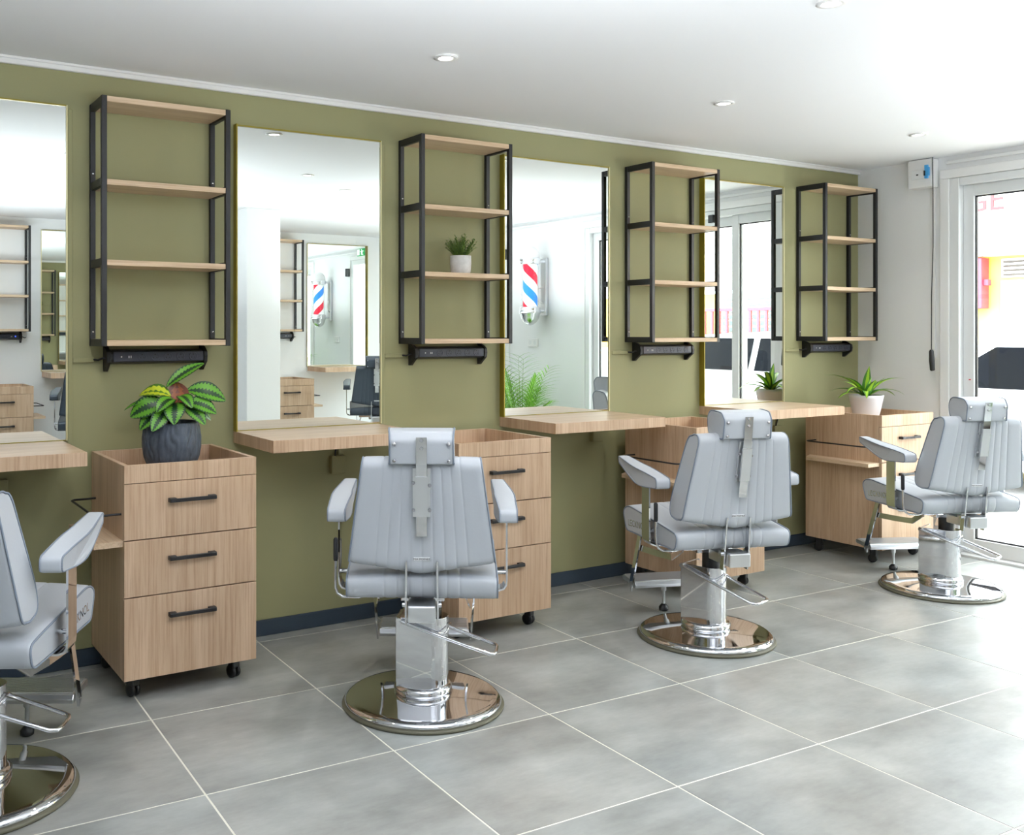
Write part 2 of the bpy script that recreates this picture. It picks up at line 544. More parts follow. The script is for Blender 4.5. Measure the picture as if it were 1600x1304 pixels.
for k, (ya, yb, dx) in enumerate(leaves):
    x0, x1 = XR + dx, XR + dx + 0.045
    mb = MB(); st = 0.062
    mb.box(x0, x1, ya - st, ya, 0.015, DZ - 0.045, 0.003).box(x0, x1, yb, yb + st, 0.015, DZ - 0.045, 0.003)
    mb.box(x0, x1, yb + st, ya - st, DZ - 0.11, DZ - 0.045, 0.003).box(x0, x1, yb + st, ya - st, 0.015, 0.10, 0.003)
    lf = part('door_leaf', mb, 'alu_white', dr)
    mb = MB(); q = 0.008
    for z0, z1, y0, y1 in ((0.10, 0.10 + q, yb + st, ya - st), (DZ - 0.11 - q, DZ - 0.11, yb + st, ya - st)):
        mb.box(x0 + 0.014, x0 + 0.030, y0, y1, z0, z1)
    for y0, y1 in ((ya - st - q, ya - st), (yb + st, yb + st + q)): mb.box(x0 + 0.014, x0 + 0.030, y0, y1, 0.10, DZ - 0.11)
    part('gasket', mb, 'gasket', lf)
    part('pane', MB().box(x0 + 0.02, x0 + 0.025, yb + st, ya - st, 0.10, DZ - 0.11), 'clear_glass', lf)
mb = MB().box(XR - 0.045, XR - 0.0, -1.22, -1.17, 2.11, 2.17, 0.004); part('door_sensor', mb, 'black_plastic', dr)
mb = MB().box(XR + 0.024, XR + 0.03, -0.70, -0.69, 1.02, 1.026); part('key_mark', mb, 'paint_red', dr)

# ---- second window in the end wall (its edge shows in the third mirror)
wn = bpy.data.objects.new('door_2', None); COL.objects.link(wn); wn['kind'] = 'structure'
wn['label'] = 'white framed glazed door in the end wall, below the exit sign'
mb = MB(); st = 0.06
for y0, y1 in ((W0 - st, W0), (W1, W1 + st)): mb.box(XR - 0.01, XR + 0.1, y0, y1, WZ0, WZ1, 0.003)
mb.box(XR - 0.01, XR + 0.1, W1 + st, W0 - st, WZ1 - st, WZ1, 0.003).box(XR - 0.01, XR + 0.1, W1 + st, W0 - st, WZ0, WZ0 + st, 0.003)
part('door_frame', mb, 'alu_white', wn)
part('casing', MB().box(XR - 0.02, XR, W0, W0 + 0.05, 0, WZ1 + 0.05, 0.003).box(XR - 0.02, XR, W1 - 0.05, W1, 0, WZ1 + 0.05, 0.003).box(XR - 0.02, XR, W1, W0, WZ1 + 0.001, WZ1 + 0.05, 0.003), 'white_gloss', wn)
part('centre_stile', MB().box(XR + 0.02, XR + 0.07, -4.40, -4.385, st, WZ1 - st, 0.003), 'alu_white', wn)
part('door_closer', MB().box(XR - 0.07, XR - 0.02, W0 + 0.01, W0 + 0.05, 2.0, 2.10, 0.004), 'black_plastic', wn)
part('pane', MB().box(XR + 0.04, XR + 0.045, W1 + st, W0 - st, WZ0 + st, WZ1 - st), 'clear_glass', wn)

# ------------------------------------------------------------------ outside: street, building opposite, cars
mb = MB().box(XR + TH, 8.1, -14, 8, -0.16, -0.02, 0.01); o = struct('pavement', mb, 'pavement')
mb = MB().box(8.1, 13.2, -14, 8, -0.3, -0.10); o = struct('street', mb, 'asphalt')

bl = thing('street_building', 'pale building across the street with red sign letters and louvred openings', 'building', (13.0, 0, -0.1))
part('wall', MB().box(0.05, 3, -3.6, 8, 0, 2.42).box(0.05, 3, -14, -3.6, 0, 2.05), 'render_cream', bl)
part('sign_band', MB().box(-0.25, 3, -3.6, 8, 2.38, 6.0, 0.02), 'render_white', bl)
for k in range(26):
    part('cladding_board', MB().box(-0.06 + 0.0, 0.05, -14, -3.62, 2.1 + k * 0.155, 2.1 + k * 0.155 + 0.15, 0.01), 'render_white', bl)
mtx = Matrix.Translation((-0.26, 3.06, 3.07)) @ Matrix.Rotation(R(-90), 4, 'Z') @ Matrix.Rotation(R(90), 4, 'X')
o = text_mesh('sign_lettering', 'GE', 0.40, 'sign_pink', 0.01, bl, mtx)
o['label'] = 'faded red capital letters on the white band'
lv = part('vent_frame', MB().box(-0.02, 0.07, 2.3, 2.98, 2.1, 2.34, 0.01), 'render_white', bl)
for k in range(4):
    part('louvre_slat', MB().box(-0.06, 0.0, 2.34, 2.94, 2.12 + k * 0.055, 2.145 + k * 0.055, 0.004), 'louvre_tan', lv)
part('roller_door', MB().box(-0.0, 0.06, 2.2, 3.0, 0.1, 2.06, 0.01), 'render_white', bl)
jf = part('window', MB().box(-0.02, 0.1, -7.6, -6.2, 1.25, 2.05, 0.01), 'render_white', bl)
for k in range(7):
    part('louvre_slat', MB().box(-0.05, 0.0, -7.5, -6.3, 1.30 + k * 0.105, 1.37 + k * 0.105, 0.004), 'jalousie', jf)
mc = thing('meter_cabinet', 'red metal cabinet with a pipe on the cream wall across the street', 'cabinet', (12.9, 3.36, 0))
part('body', MB().box(-0.08, 0.1, -0.22, 0.3, 1.6, 2.26, 0.01), 'paint_red', mc)
for k in range(6): part('slat', MB().box(-0.10, -0.08, -0.12, 0.2, 1.68 + k * 0.09, 1.71 + k * 0.09, 0.003), 'sign_pink', mc)
part('latch', MB().box(-0.04, 0.04, -0.28, -0.22, 1.9, 1.98, 0.005), 'paint_red', mc)
part('pipe', MB().tube([(0.0, 0, 1.6), (0.0, 0, -0.1)], 0.03), 'paint_red', mc)
fn = thing('street_railing', 'red metal railing on a low white wall across the street', 'railing', (11.9, 0, -0.1))
part('low_wall', MB().box(0, 0.2, -13, -4.4, 0, 1.12, 0.02), 'render_white', fn)
part('rail', MB().box(0.08, 0.12, -9, -4.5, 1.72, 1.77, 0.004), 'paint_red', fn)
part('rail', MB().box(0.08, 0.12, -9, -4.5, 1.2, 1.24, 0.004), 'paint_red', fn)
bar_me = MB().box(0.085, 0.115, -0.02, 0.02, 1.12, 1.74).mesh('bar', 'paint_red')
for k in range(31): link('bar', bar_me, fn, (0, -8.95 + k * 0.148, 0))


def make_car(label, loc, rz):
    c = thing('parked_car', label, 'car', loc, rz, 'cars parked in the street')
    prof = [(-2.0, 0.28), (-1.98, 0.62), (-1.9, 0.86), (-1.2, 0.98), (-0.55, 1.36), (0.9, 1.42), (1.5, 1.3), (1.85, 0.95), (1.95, 0.6), (1.92, 0.28)]
    bm = bmesh.new(); rows = []
    for y, ins in ((-0.84, 0.06), (-0.8, 0.0), (0.8, 0.0), (0.84, 0.06)):
        row = []
        for (x, z) in prof:
            tz = max(0, z - 0.9) * 0.32
            yy = y - math.copysign(tz, y)
            row.append(bm.verts.new((x * (1 - ins * 0.3), yy, z - (ins if z > 0.3 else 0))))
        rows.append(row)
    n = len(prof)
    for a in range(3):
        for k in range(n): bm.faces.new((rows[a][k], rows[a][(k + 1) % n], rows[a + 1][(k + 1) % n], rows[a + 1][k]))
    bm.faces.new(rows[0]); bm.faces.new(rows[3])
    part('body', MB().bm(bm), 'car_white', c)
    # windscreen, rear window and side windows as slabs lying just proud of the body
    def slab(pts): return MB().add(pts, [tuple(range(len(pts)))])
    def quad(name, p): 
        me = slab(p); o = part(name, me, 'car_glass', c); return o
    d = 0.012
    quad('windscreen', [(-1.18, -0.66, 0.985 + d), (-1.18, 0.66, 0.985 + d), (-0.6, 0.58, 1.325 + d), (-0.6, -0.58, 1.325 + d)])
    quad('rear_window', [(1.53 + d, -0.6, 1.26), (1.53 + d, 0.6, 1.26), (1.83 + d, 0.68, 0.98), (1.83 + d, -0.68, 0.98)])
    for sgn in (-1, 1):
        for xa, xb, xc, xd in ((-0.95, -0.42, 0.38, 0.38), (0.46, 0.46, 1.3, 1.55)):
            quad('side_window', [(xa, sgn * (0.84 - 0.03 + d * 2), 0.97), (xd, sgn * (0.84 - 0.03 + d * 2), 0.97), (xc, sgn * (0.69 + d * 2), 1.33), (xb, sgn * (0.69 + d * 2), 1.33)])
        for x in (-1.25, 1.25):
            w = part('wheel', MB().lathe([(0.2, -0.1), (0.3, -0.09), (0.31, 0.0), (0.3, 0.09), (0.2, 0.1)], 28, (x, sgn * 0.78, 0.31), 'y'), 'tyre', c)
            part('hubcap', MB().lathe([(0.19, -0.02), (0.17, 0.01), (0.05, 0.02)], 20, (x, sgn * 0.885, 0.31), 'y'), 'chrome_satin', w)
    part('bumper', MB().box(-2.04, -1.9, -0.75, 0.75, 0.3, 0.5, 0.03), 'slate_plastic', c)
    return c


make_car('white hatchback parked outside, dark windows seen through the glass door', (9.5, 0.40, -0.16), R(-88))
make_car('white car parked outside, seen reflected in the rightmost mirror', (9.6, -3.9, -0.10), R(88))

# ------------------------------------------------------------------ styling stations
STX = [0.077, 1.462, 2.846, 4.24]; SW = 0.69; MW = 0.708
ST_WORD = ['at the left edge of the photo', 'second from the left', 'third from the left, showing the barber pole', 'nearest the glass door']


def make_mirror():
    t_ = thing('wall_mirror', '', 'mirror')
    f = MB(); h = MW / 2; z1 = 1.290; fr = 0.005
    f.box(-h, -h + fr, -0.037, 0, 0, z1).box(-h + fr, h - fr, -0.018, 0, z1 - fr, z1).box(-h + fr, h - fr, -0.014, 0, 0, 0.003)
    part('frame', f, 'brass', t_)
    part('edge_strip', MB().box(h - fr, h, -0.016, 0, 0, z1), 'brass_light', t_)['label'] = 'pale edge of the frame'
    part('mirror_pane', MB().box(-h + fr, h - fr, -0.010, -0.004, 0.003, z1 - fr), 'mirror_glass', t_)
    return t_


def make_counter():
    o = part('countertop', MB().box(-SW / 2 + 0.001, SW / 2 - 0.001, -0.429, 0, -0.048, 0), 'oak_lengthwise')
    b_ = MB().box(-SW / 2, SW / 2, -0.4305, -0.429, -0.048, 0, 0.0004).box(-SW / 2, -SW / 2 + 0.001, -0.429, 0, -0.048, 0).box(SW / 2 - 0.001, SW / 2, -0.429, 0, -0.048, 0)
    part('edge_band', b_, 'oak_upright', o)
    return o


def make_unit():
    t_ = thing('wall_shelf_unit', '', 'shelf')
    W, Dp = 0.505, 0.203; z0, z1 = 1.245, 2.185; p = 0.020
    tops = [2.183, 1.872, 1.570, 1.268]
    for sx in (-1, 1):
        mbb = MB(); xa = sx * W / 2; xb = xa - sx * p; x0, x1 = min(xa, xb), max(xa, xb)
        mbb.box(x0, x1, -Dp, -Dp + p, z0, z1, 0.0012).box(x0, x1, -p, 0, z0, z1, 0.0012)
        for tz in tops:
            za = tz - 0.023; zb = za + 0.030
            if tz == tops[0]: za, zb = z1 - 0.030, z1
            if tz == tops[-1]: za, zb = z0, z0 + 0.028
            mbb.box(x0 + 0.002, x1 - 0.002, -Dp + p, -p, za, zb)
        fr = part('side_frame', mbb, 'black_steel', t_)
        for zz in (1.915, 1.30):
            part('screw', MB().lathe([(0.004, 0), (0.004, 0.003), (0.002, 0.004)], 10, (0, 0, 0), 'y').mesh('x', 'screw_steel') and
                 MB().lathe([(0.0045, 0.0), (0.004, -0.003), (0.0015, -0.004)], 10, ((x0 + x1) / 2, -p, zz), 'y'), 'screw_steel', fr)
    for tz in tops:
        part('shelf_board', MB().box(-W / 2 + p, W / 2 - p, -Dp + 0.001, -0.001, tz - 0.021, tz, 0.001), 'oak_lengthwise', t_)
    return t_


def make_strip():
    t_ = thing('power_strip', '', 'power strip')
    L = 0.382; zc = 1.202
    hexp = [(-0.0, -0.026), (-0.012, -0.030), (-0.048, -0.022), (-0.056, -0.01), (-0.056, 0.012), (-0.048, 0.024), (-0.012, 0.029), (0, 0.026)]
    hexp = [(y, zc + z) for y, z in hexp]
    part('housing', MB().prism(hexp, -L / 2, L / 2, 'yz', 0.002), 'black_plastic', t_)
    fc = part('face', MB().box(-L / 2 + 0.015, L / 2 - 0.004, -0.0595, -0.055, zc - 0.019, zc + 0.020, 0.002), 'slate_plastic', t_)
    part('usb_port', MB().box(-0.148, -0.143, -0.0605, -0.059, zc - 0.003, zc + 0.003), 'label_white', fc)
    for dx in (-0.118, -0.11): part('usb_port', MB().box(dx, dx + 0.003, -0.0605, -0.059, zc - 0.005, zc + 0.004), 'label_white', fc)
    for k in range(5):
        xx = -0.065 + k * 0.052
        s_ = part('socket', MB().lathe([(0.017, 0), (0.017, -0.0015), (0.015, -0.0015), (0.013, -0.0005)], 20, (xx, -0.0595, zc), 'y'), 'slate_plastic', fc)
        part('pin_hole', MB().box(xx - 0.002, xx + 0.002, -0.0612, -0.0598, zc + 0.006, zc + 0.010).box(xx - 0.008, xx - 0.005, -0.0612, -0.0598, zc - 0.006, zc - 0.002).box(xx + 0.005, xx + 0.008, -0.0612, -0.0598, zc - 0.006, zc - 0.002), 'socket_dark', s_)
    for sx in (-1, 1):
        brk = [(-0.0, -0.058), (-0.016, -0.058), (-0.03, -0.046), (-0.062, -0.022), (-0.066, 0.0), (-0.062, 0.02), (-0.034, 0.036), (-0.02, 0.043), (0, 0.043)]
        x = sx * L / 2
        part('end_bracket', MB().prism([(y, zc + z) for y, z in brk], x - 0.012 if sx < 0 else x - 0.004, x + 0.004 if sx < 0 else x + 0.012, 'yz', 0.002), 'black_plastic', t_)
    part('cable', MB().tube([(-L / 2 - 0.005, -0.03, zc - 0.004), (-L / 2 - 0.02, -0.034, zc - 0.005), (-L / 2 - 0.036, -0.022, zc - 0.012), (-L / 2 - 0.05, -0.006, zc - 0.010)], 0.004, 8), 'black_plastic', t_)
    return t_


def make_castor(parent, x, y):
    h = part('castor', MB().box(-0.0165, 0.0165, -0.016, 0.018, 0.038, 0.080, 0.004).box(-0.018, 0.018, -0.018, 0.018, 0.078, 0.085, 0.001), 'black_plastic', parent, (x, y, 0), R(20))
    for sx in (-1, 1):
        a = 0.0035 * sx; b_ = 0.0165 * sx
        part('wheel', MB().lathe([(0.016, min(a, b_)), (0.0245, min(a, b_) + 0.002), (0.0245, max(a, b_) - 0.002), (0.016, max(a, b_))], 22, (0, 0.004, 0.0247), 'x'), 'black_plastic', h)


def make_cabinet():
    t_ = thing('drawer_cabinet', '', 'cabinet')
    W, Dp = 0.488, 0.49; h = W / 2; z0, z1 = 0.084, 0.835; p = 0.018; tray = 0.772
    mbb = MB()
    mbb.box(-h, -h + p, -Dp + p, 0, z0, z1, 0.0008).box(h - p, h, -Dp + p, 0, z0, z1, 0.0008)
    mbb.box(-h + p, h - p, -p, 0, z0, z1, 0.0008)
    mbb.box(-h + p, h - p, -Dp + p, -p, tray - p, tray).box(-h + p, h - p, -Dp + p, -p, z0, z0 + p)
    part('body', mbb, 'oak_upright', t_)
    part('front_panel', MB().box(-h, h, -Dp, -Dp + p, 0.772, z1, 0.0008), 'oak_upright', t_)
    gp = 0.0015
    for (a, b_, hz) in ((0.573, 0.771, 0.703), (0.374, 0.572, 0.498), (z0, 0.373, 0.298)):
        d = part('drawer', MB().box(-h, h, -Dp, -Dp + p - 0.002, a + gp, b_ - gp, 0.0008).box(-h + 0.03, h - 0.03, -Dp + p, -0.05, a + 0.02, b_ - 0.03), 'oak_upright', t_)
        cx = -0.003
        hm = MB().box(cx - 0.086, cx + 0.086, -Dp - 0.026, -Dp - 0.016, hz - 0.006, hz + 0.007, 0.0015)
        hm.box(cx - 0.086, cx - 0.06, -Dp - 0.022, -Dp, hz - 0.006, hz + 0.0085, 0.0008).box(cx + 0.06, cx + 0.086, -Dp - 0.022, -Dp, hz - 0.006, hz + 0.0085, 0.0008)
        part('handle', hm, 'black_steel', d)
    for x, y in ((-h + 0.055, -Dp + 0.085), (h - 0.055, -Dp + 0.085), (-h + 0.05, -0.06), (h - 0.05, -0.06)): make_castor(t_, x, y)
    part('side_shelf', MB().prism([(-h, -0.475), (-h - 0.10, -0.475), (-h - 0.10, -0.08), (-h, -0.03)], 0.552, 0.572, 'xy'), 'oak_crosswise', t_)
    rz = 0.662
    part('towel_rail', MB().tube([(-h, -0.45, rz), (-h - 0.07, -0.45, rz), (-h - 0.085, -0.445, rz), (-h - 0.092, -0.43, rz), (-h - 0.092, -0.09, rz), (-h - 0.085, -0.075, rz), (-h - 0.07, -0.07, rz), (-h, -0.07, rz)], 0.004, 8), 'black_steel', t_)
    return t_


mir0 = make_mirror(); cou0 = make_counter(); uni0 = make_unit(); stp0 = make_strip(); cab0 = make_cabinet()
ZCT = 0.882
mlab = ['tall brass-edged wall mirror, cut off by the left edge of the photo',
        'tall brass-edged wall mirror reflecting a white column and the small barber pole',
        'tall brass-edged wall mirror reflecting the large barber pole and palm',
        'tall brass-edged wall mirror nearest the glass door, reflecting the street']
clab = ['floating oak countertop cut off by the left edge of the photo',
        'floating oak countertop partly hidden by the centre chair headrest',
        'floating oak countertop under the mirror with the barber pole',
        'floating oak countertop nearest the glass door']
ulab = ['empty black steel and oak shelf unit above the dark textured pot',
        'black steel and oak shelf unit holding the small bushy plant',
        'empty black steel and oak shelf unit between the two right mirrors',
        'black steel and oak shelf unit in the corner, above the white potted dracaena']
plab = ['black power strip under the leftmost shelf unit, behind a calathea leaf',
        'black power strip under the shelf unit with the bushy plant',
        'black power strip under the third shelf unit',
        'black power strip under the corner shelf unit']
kl = ['oak drawer cabinet on castors carrying the dark textured plant pot',
      'oak drawer cabinet on castors right behind the centre chair',
      'oak drawer cabinet on castors hidden behind the second chair from the right',
      'oak drawer cabinet on castors in the corner, carrying the white plant pot']
UX = [1.122, 2.520, 3.926, 5.328]
KX = [(1.120, -0.010), (2.490, -0.045), (3.850, -0.075), (5.268, -0.105)]
GM, GC, GU, GP, GK = 'tall mirrors on the green wall', 'oak countertops below the mirrors', 'steel and oak shelf units on the green wall', 'power strips below the shelf units', 'oak drawer cabinets along the green wall'


def place(proto, first, loc, rz, label, group):
    if first:
        proto.location = loc; proto.rotation_euler = (0, 0, rz); tag(proto, label, None, group); return proto
    return dup(proto, loc, rz, label, group)


cou0['category'] = 'countertop'
for k in range(4):
    cx = STX[k] + SW / 2
    place(mir0, k == 0, (STX[k] + MW / 2, 0, ZCT), 0, mlab[k], GM)
    place(cou0, k == 0, (cx, 0, ZCT), 0, clab[k], GC)
    place(uni0, k == 0, (UX[k], 0, 0), 0, ulab[k], GU)
    place(stp0, k == 0, (UX[k] + 0.003, 0, 0), 0, plab[k], GP)
    place(cab0, k == 0, (KX[k][0], KX[k][1], 0), 0, kl[k], GK)

# opposite row (seen in the mirrors), turned half round
OPM = [2.00, 4.655]; OPU = [1.275, 3.925]; OZ = 0.058
olab = [('mirror on the white back wall, reflected in the leftmost mirror', 'mirror on the white back wall, reflected beside the column in the second mirror'),
        ('oak countertop on the white back wall, reflected in the leftmost mirror', 'oak countertop on the white back wall, reflected in the second mirror'),
        ('steel and oak shelf unit on the back wall, reflected in the leftmost mirror', 'steel and oak shelf unit on the back wall, reflected beside the column'),
        ('black power strip with a blue light on the back wall, reflected in the leftmost mirror', 'black power strip on the back wall, reflected beside the column'),
        ('oak drawer cabinet at the back wall, reflected in the leftmost mirror', 'oak drawer cabinet at the back wall, reflected beside the column')]
for k in range(2):
    dup(mir0, (OPM[k], YB, ZCT + OZ), PI, olab[0][k], 'mirrors on the back wall')
    dup(cou0, (OPM[k], YB, ZCT + OZ), PI, olab[1][k], 'countertops on the back wall')
    dup(uni0, (OPU[k], YB, OZ), PI, olab[2][k], 'shelf units on the back wall')
    s_ = dup(stp0, (OPU[k], YB, OZ), PI, olab[3][k], 'power strips on the back wall')
    if k == 0: part('pilot_light', MB().box(-0.150, -0.140, -0.062, -0.0595, 1.198, 1.206), 'led_blue', s_)
    dup(cab0, (OPU[k] - 0.02, YB + 0.015, 0.0), PI, olab[4][k], 'oak drawer cabinets along the back wall')

# junction boxes below the counters and painted trunking to the strips
jl = ['below the countertop at the left edge of the photo', 'below the countertop left of the centre chair', 'below the countertop with the barber pole mirror', 'below the countertop nearest the door']
for k, (x, jz) in enumerate(((0.535, 0.71), (1.945, 0.71), (3.462, 0.765), (4.88, 0.70))):
    j = thing('junction_box', 'olive junction box on the wall ' + jl[k], 'junction box', (x, 0, jz), 0, 'junction boxes below the countertops')
    part('box', MB().box(-0.034, 0.034, -0.028, 0, -0.04, 0.04, 0.003), 'green_paint', j)
    tz = 0.834 - jz
    part('cable', MB().tube([(-0.015, -0.02, 0.04), (-0.018, -0.03, 0.05 + tz * 0.1), (-0.008, -0.032, tz * 0.75), (-0.004, -0.03, tz)], 0.004, 8), 'black_plastic', j)
    part('conduit', MB().box(0.006, 0.022, -0.012, 0, 0.04, tz), 'green_paint', j)
tl = ['from the leftmost mirror to its power strip', 'between the second mirror and the bushy plant shelf', 'between the third mirror and its power strip', 'between the last mirror and the corner power strip']
for k in range(4):
    xr = STX[k] + MW + 0.002; xe = UX[k] - 0.235
    mb = MB().box(xr, xr + 0.018, -0.009, 0, 0.80, 2.16, 0.002).box(xr + 0.018, xe, -0.010, 0, 1.180, 1.200, 0.002)
    o = part('cable_trunking', mb, 'green_paint'); tag(o, 'slim olive painted cable trunking ' + tl[k], 'trunking', 'painted trunkings on the green wall')

# ------------------------------------------------------------------ barber chair
def smooth_poly(pts, rads, n=5):
    """rounded polygon from corner list"""
    out = []
    m_ = len(pts)
    for i in range(m_):
        p = Vector(pts[i]); a = Vector(pts[i - 1]); b_ = Vector(pts[(i + 1) % m_]); r_ = rads[i]
        da = (a - p); db = (b_ - p)
        ra = min(r_, da.length * 0.48); rb = min(r_, db.length * 0.48)
        A = p + da.normalized() * ra; B = p + db.normalized() * rb
        for k in range(n + 1):
            q = k / n
            out.append(((1 - q) ** 2 * A + 2 * q * (1 - q) * p + q * q * B)[:])
    return out


def resample(poly, step):
    out = []
    for k in range(len(poly)):
        a = Vector(poly[k]); b_ = Vector(poly[(k + 1) % len(poly)])
        n = max(1, int((b_ - a).length / step))
        for i in range(n): out.append((a + (b_ - a) * i / n)[:])
    return out


def loft(prof, us, inset, mp):
    """prof: closed (y,z) list; us: section positions; inset(u): inward move; mp(u,y,z)->xyz"""
    n = len(prof); area_ = sum(prof[k][0] * prof[(k + 1) % n][1] - prof[(k + 1) % n][0] * prof[k][1] for k in range(n))
    sg = 1 if area_ > 0 else -1
    nor = []
    for k in range(n):
        a = Vector(prof[k - 1]); b_ = Vector(prof[(k + 1) % n]); d = (b_ - a).normalized()
        nor.append(Vector((d.y, -d.x)) * sg)
    vs = []
    for u in us:
        i_ = inset(u)
        for k in range(n): vs.append(mp(u, prof[k][0] - nor[k].x * i_, prof[k][1] - nor[k].y * i_))
    fs = [(a * n + k, a * n + (k + 1) % n, (a + 1) * n + (k + 1) % n, (a + 1) * n + k) for a in range(len(us) - 1) for k in range(n)]
    mb = MB().add(vs, fs, True)
    mb.add(vs[:n], [tuple(reversed(range(n)))]); mb.add(vs[-n:], [tuple(range(n))])
    return mb


def seam_us(w, seams, edge=0.012):
    us = {-w, w}
    for e in (0.004, edge): us |= {-w + e, w - e}
    for s_ in seams: us |= {s_ - 0.008, s_ - 0.002, s_, s_ + 0.002, s_ + 0.008}
    k = -w + edge + 0.02
    while k < w - edge:
        if all(abs(k - q) > 0.008 for q in us): us.add(k)
        k += 0.03
    return sorted(us)


def seam_inset(w, seams, depth=0.0022, edge=0.012, er=0.008):
    def f(u):
        v = 0.0
        d = w - abs(u)
        if d < edge: v += er * (1 - math.sqrt(max(0, 1 - (1 - d / edge) ** 2)))
        for s_ in seams:
            q = abs(u - s_)
            if q < 0.008: v = max(v, depth * (1 - q / 0.008) ** 2.2)
        return v
    return f


def make_chair(label, group, vin, pip, lift=0.0):
    c = thing('barber_chair', label, 'chair', group=group)
    # base: rubber gasket ring, chrome dish
    base = part('base', MB().lathe([(0.262, 0.008), (0.274, 0.014), (0.2745, 0.020), (0.268, 0.028), (0.256, 0.033), (0.24, 0.034), (0.19, 0.039), (0.13, 0.044), (0.095, 0.047), (0.0, 0.048)], 72, capt=False), 'chrome', c)
    part('rubber_ring', MB().lathe([(0.25, 0.0), (0.280, 0.0), (0.284, 0.006), (0.280, 0.012), (0.262, 0.0135), (0.25, 0.012)], 72), 'rubber_olive', base)
    # column: long flat sided housing with a rounded end, lies along local +x
    sec = [(-0.088, -0.052), (0.038, -0.052)] + [(0.038 + 0.052 * math.sin(k * PI / 14), -0.052 * math.cos(k * PI / 14)) for k in range(1, 14)] + [(0.038, 0.052), (-0.088, 0.052)]
    col = part('column', MB().prism(sec, 0.07, 0.310, 'xy', 0.002), 'chrome', c)
    part('collar', MB().lathe([(0.098, 0.047), (0.102, 0.052), (0.102, 0.066), (0.094, 0.076), (0.088, 0.078)], 48), 'chrome', col)
    part('piston', MB().lathe([(0.038, 0.305), (0.038, 0.40 + lift)], 32, (0.028, 0, 0)), 'black_plastic', col)
    lev = []
    P = [(-0.075, -0.062, 0.302), (0.02, -0.066, 0.272), (0.235, -0.060, 0.203), (0.252, -0.05, 0.200), (0.258, -0.03, 0.200), (0.258, 0.03, 0.200), (0.252, 0.05, 0.200), (0.235, 0.060, 0.203), (0.02, 0.066, 0.272), (-0.075, 0.062, 0.302)]
    pl = part('pump_lever', MB().tube(P, 0.0065, 10), 'chrome', col)
    part('pivot_pin', MB().lathe([(0.010, -0.068), (0.010, 0.068)], 16, (-0.075, 0, 0.302), 'y'), 'chrome', pl)
    part('chain', MB().tube([(0.05, -0.066, 0.262), (0.085, -0.055, 0.262), (0.098, 0, 0.285), (0.085, 0.055, 0.262), (0.05, 0.066, 0.262)], 0.003, 6), 'chrome', pl)
    # frame under the seat
    fr = MB().box(-0.17, 0.17, -0.12, 0.16, 0.400, 0.422, 0.003)
    fr.box(-0.075, 0.075, -0.075, 0.075, 0.375, 0.402, 0.003)
    frame = part('seat_frame', fr, 'chrome', c)
    part('recline_box', MB().box(-0.046, 0.046, -0.285, -0.19, 0.362, 0.418, 0.006).box(-0.04, 0.04, -0.2, -0.10, 0.36, 0.402, 0.003), 'chrome_satin', frame)
    for sx in (-1, 1):
        part('back_bracket', MB().strip([(sx * 0.052, -0.235, 0.345), (sx * 0.052, -0.245, 0.42), (sx * 0.050, -0.262, 0.56)], 0.026, 0.006, (0, 1, 0)), 'chrome', frame)
        part('bolt', MB().lathe([(0.008, -0.006 + sx * 0.058), (0.008, 0.006 + sx * 0.058)], 12, (0, -0.24, 0.41), 'x'), 'chrome', frame)
    # seat cushion with lengthwise channels
    prof = smooth_poly([(-0.225, 0.422), (0.235, 0.418), (0.272, 0.505), (0.22, 0.535), (-0.18, 0.500), (-0.242, 0.492)], [0.03, 0.02, 0.03, 0.05, 0.05, 0.03])
    prof = resample(prof, 0.03)
    seams = [-0.126, -0.084, -0.042, 0.0, 0.042, 0.084, 0.126]
    w = 0.253
    def mp(u, y, z):
        crown = 0.012 * (1 - (u / w) ** 2) if z > 0.48 else 0
        fl = 1.0 + 0.02 * (y / 0.25)
        return (u * fl, y, z + crown)
    seat = part('seat', loft(prof, seam_us(w, seams), seam_inset(w, seams), mp), vin, c)
    for sx in (-1, 1):
        pp = []
        n = len(prof); cy = sum(p[0] for p in prof) / n; cz = sum(p[1] for p in prof) / n
        for p in prof + prof[:1]: pp.append(mp(sx * (w - 0.001), cy + (p[0] - cy) * 0.985, cz + (p[1] - cz) * 0.955))
        part('piping', MB().tube(pp, 0.0032, 6, cap=False), pip, seat)
        rot = Matrix.Rotation(R(90) * (1), 4, 'X')
        mtx = Matrix.Translation((sx * 0.2555, 0.125, 0.462)) @ Matrix.Rotation(R(4 if sx > 0 else -4), 4, 'X') @ Matrix.Rotation(R(90 * sx), 4, 'Z') @ rot
        if not sx > 0: pass
        text_mesh('lettering', 'LECKNOL', 0.040, 'chrome', 0.002, seat, mtx)['label'] = 'raised chrome lettering on the seat side'
    # backrest
    pb = smooth_poly([(-0.225, 0.545), (-0.262, 0.552), (-0.318, 0.872), (-0.300, 0.897), (-0.262, 0.898), (-0.228, 0.875), (-0.150, 0.62), (-0.160, 0.555)], [0.015, 0.02, 0.02, 0.03, 0.03, 0.03, 0.05, 0.03])
    pb = resample(pb, 0.025)
    bs = [-0.152, -0.114, -0.076, -0.038, 0.0, 0.038, 0.076, 0.114, 0.152]
    bw = 0.24
    def mb_(u, y, z):
        k = (z - 0.545) / 0.35; k = max(0, min(1, k))
        wid = 1.0 - 0.21 * k
        zz = z
        low = max(0, 1 - (z - 0.54) / 0.10)
        a = abs(u) / bw
        zz -= 0.040 * (1 - a) * min(1, low) if a < 1 else 0
        zz += 0.003 * (1 - a * a) * (1 if z > 0.85 else 0)
        # slight concave front
        yy = y + (0.012 * (a ** 2) if y > -0.25 else 0)
        return (u * wid, yy, zz)
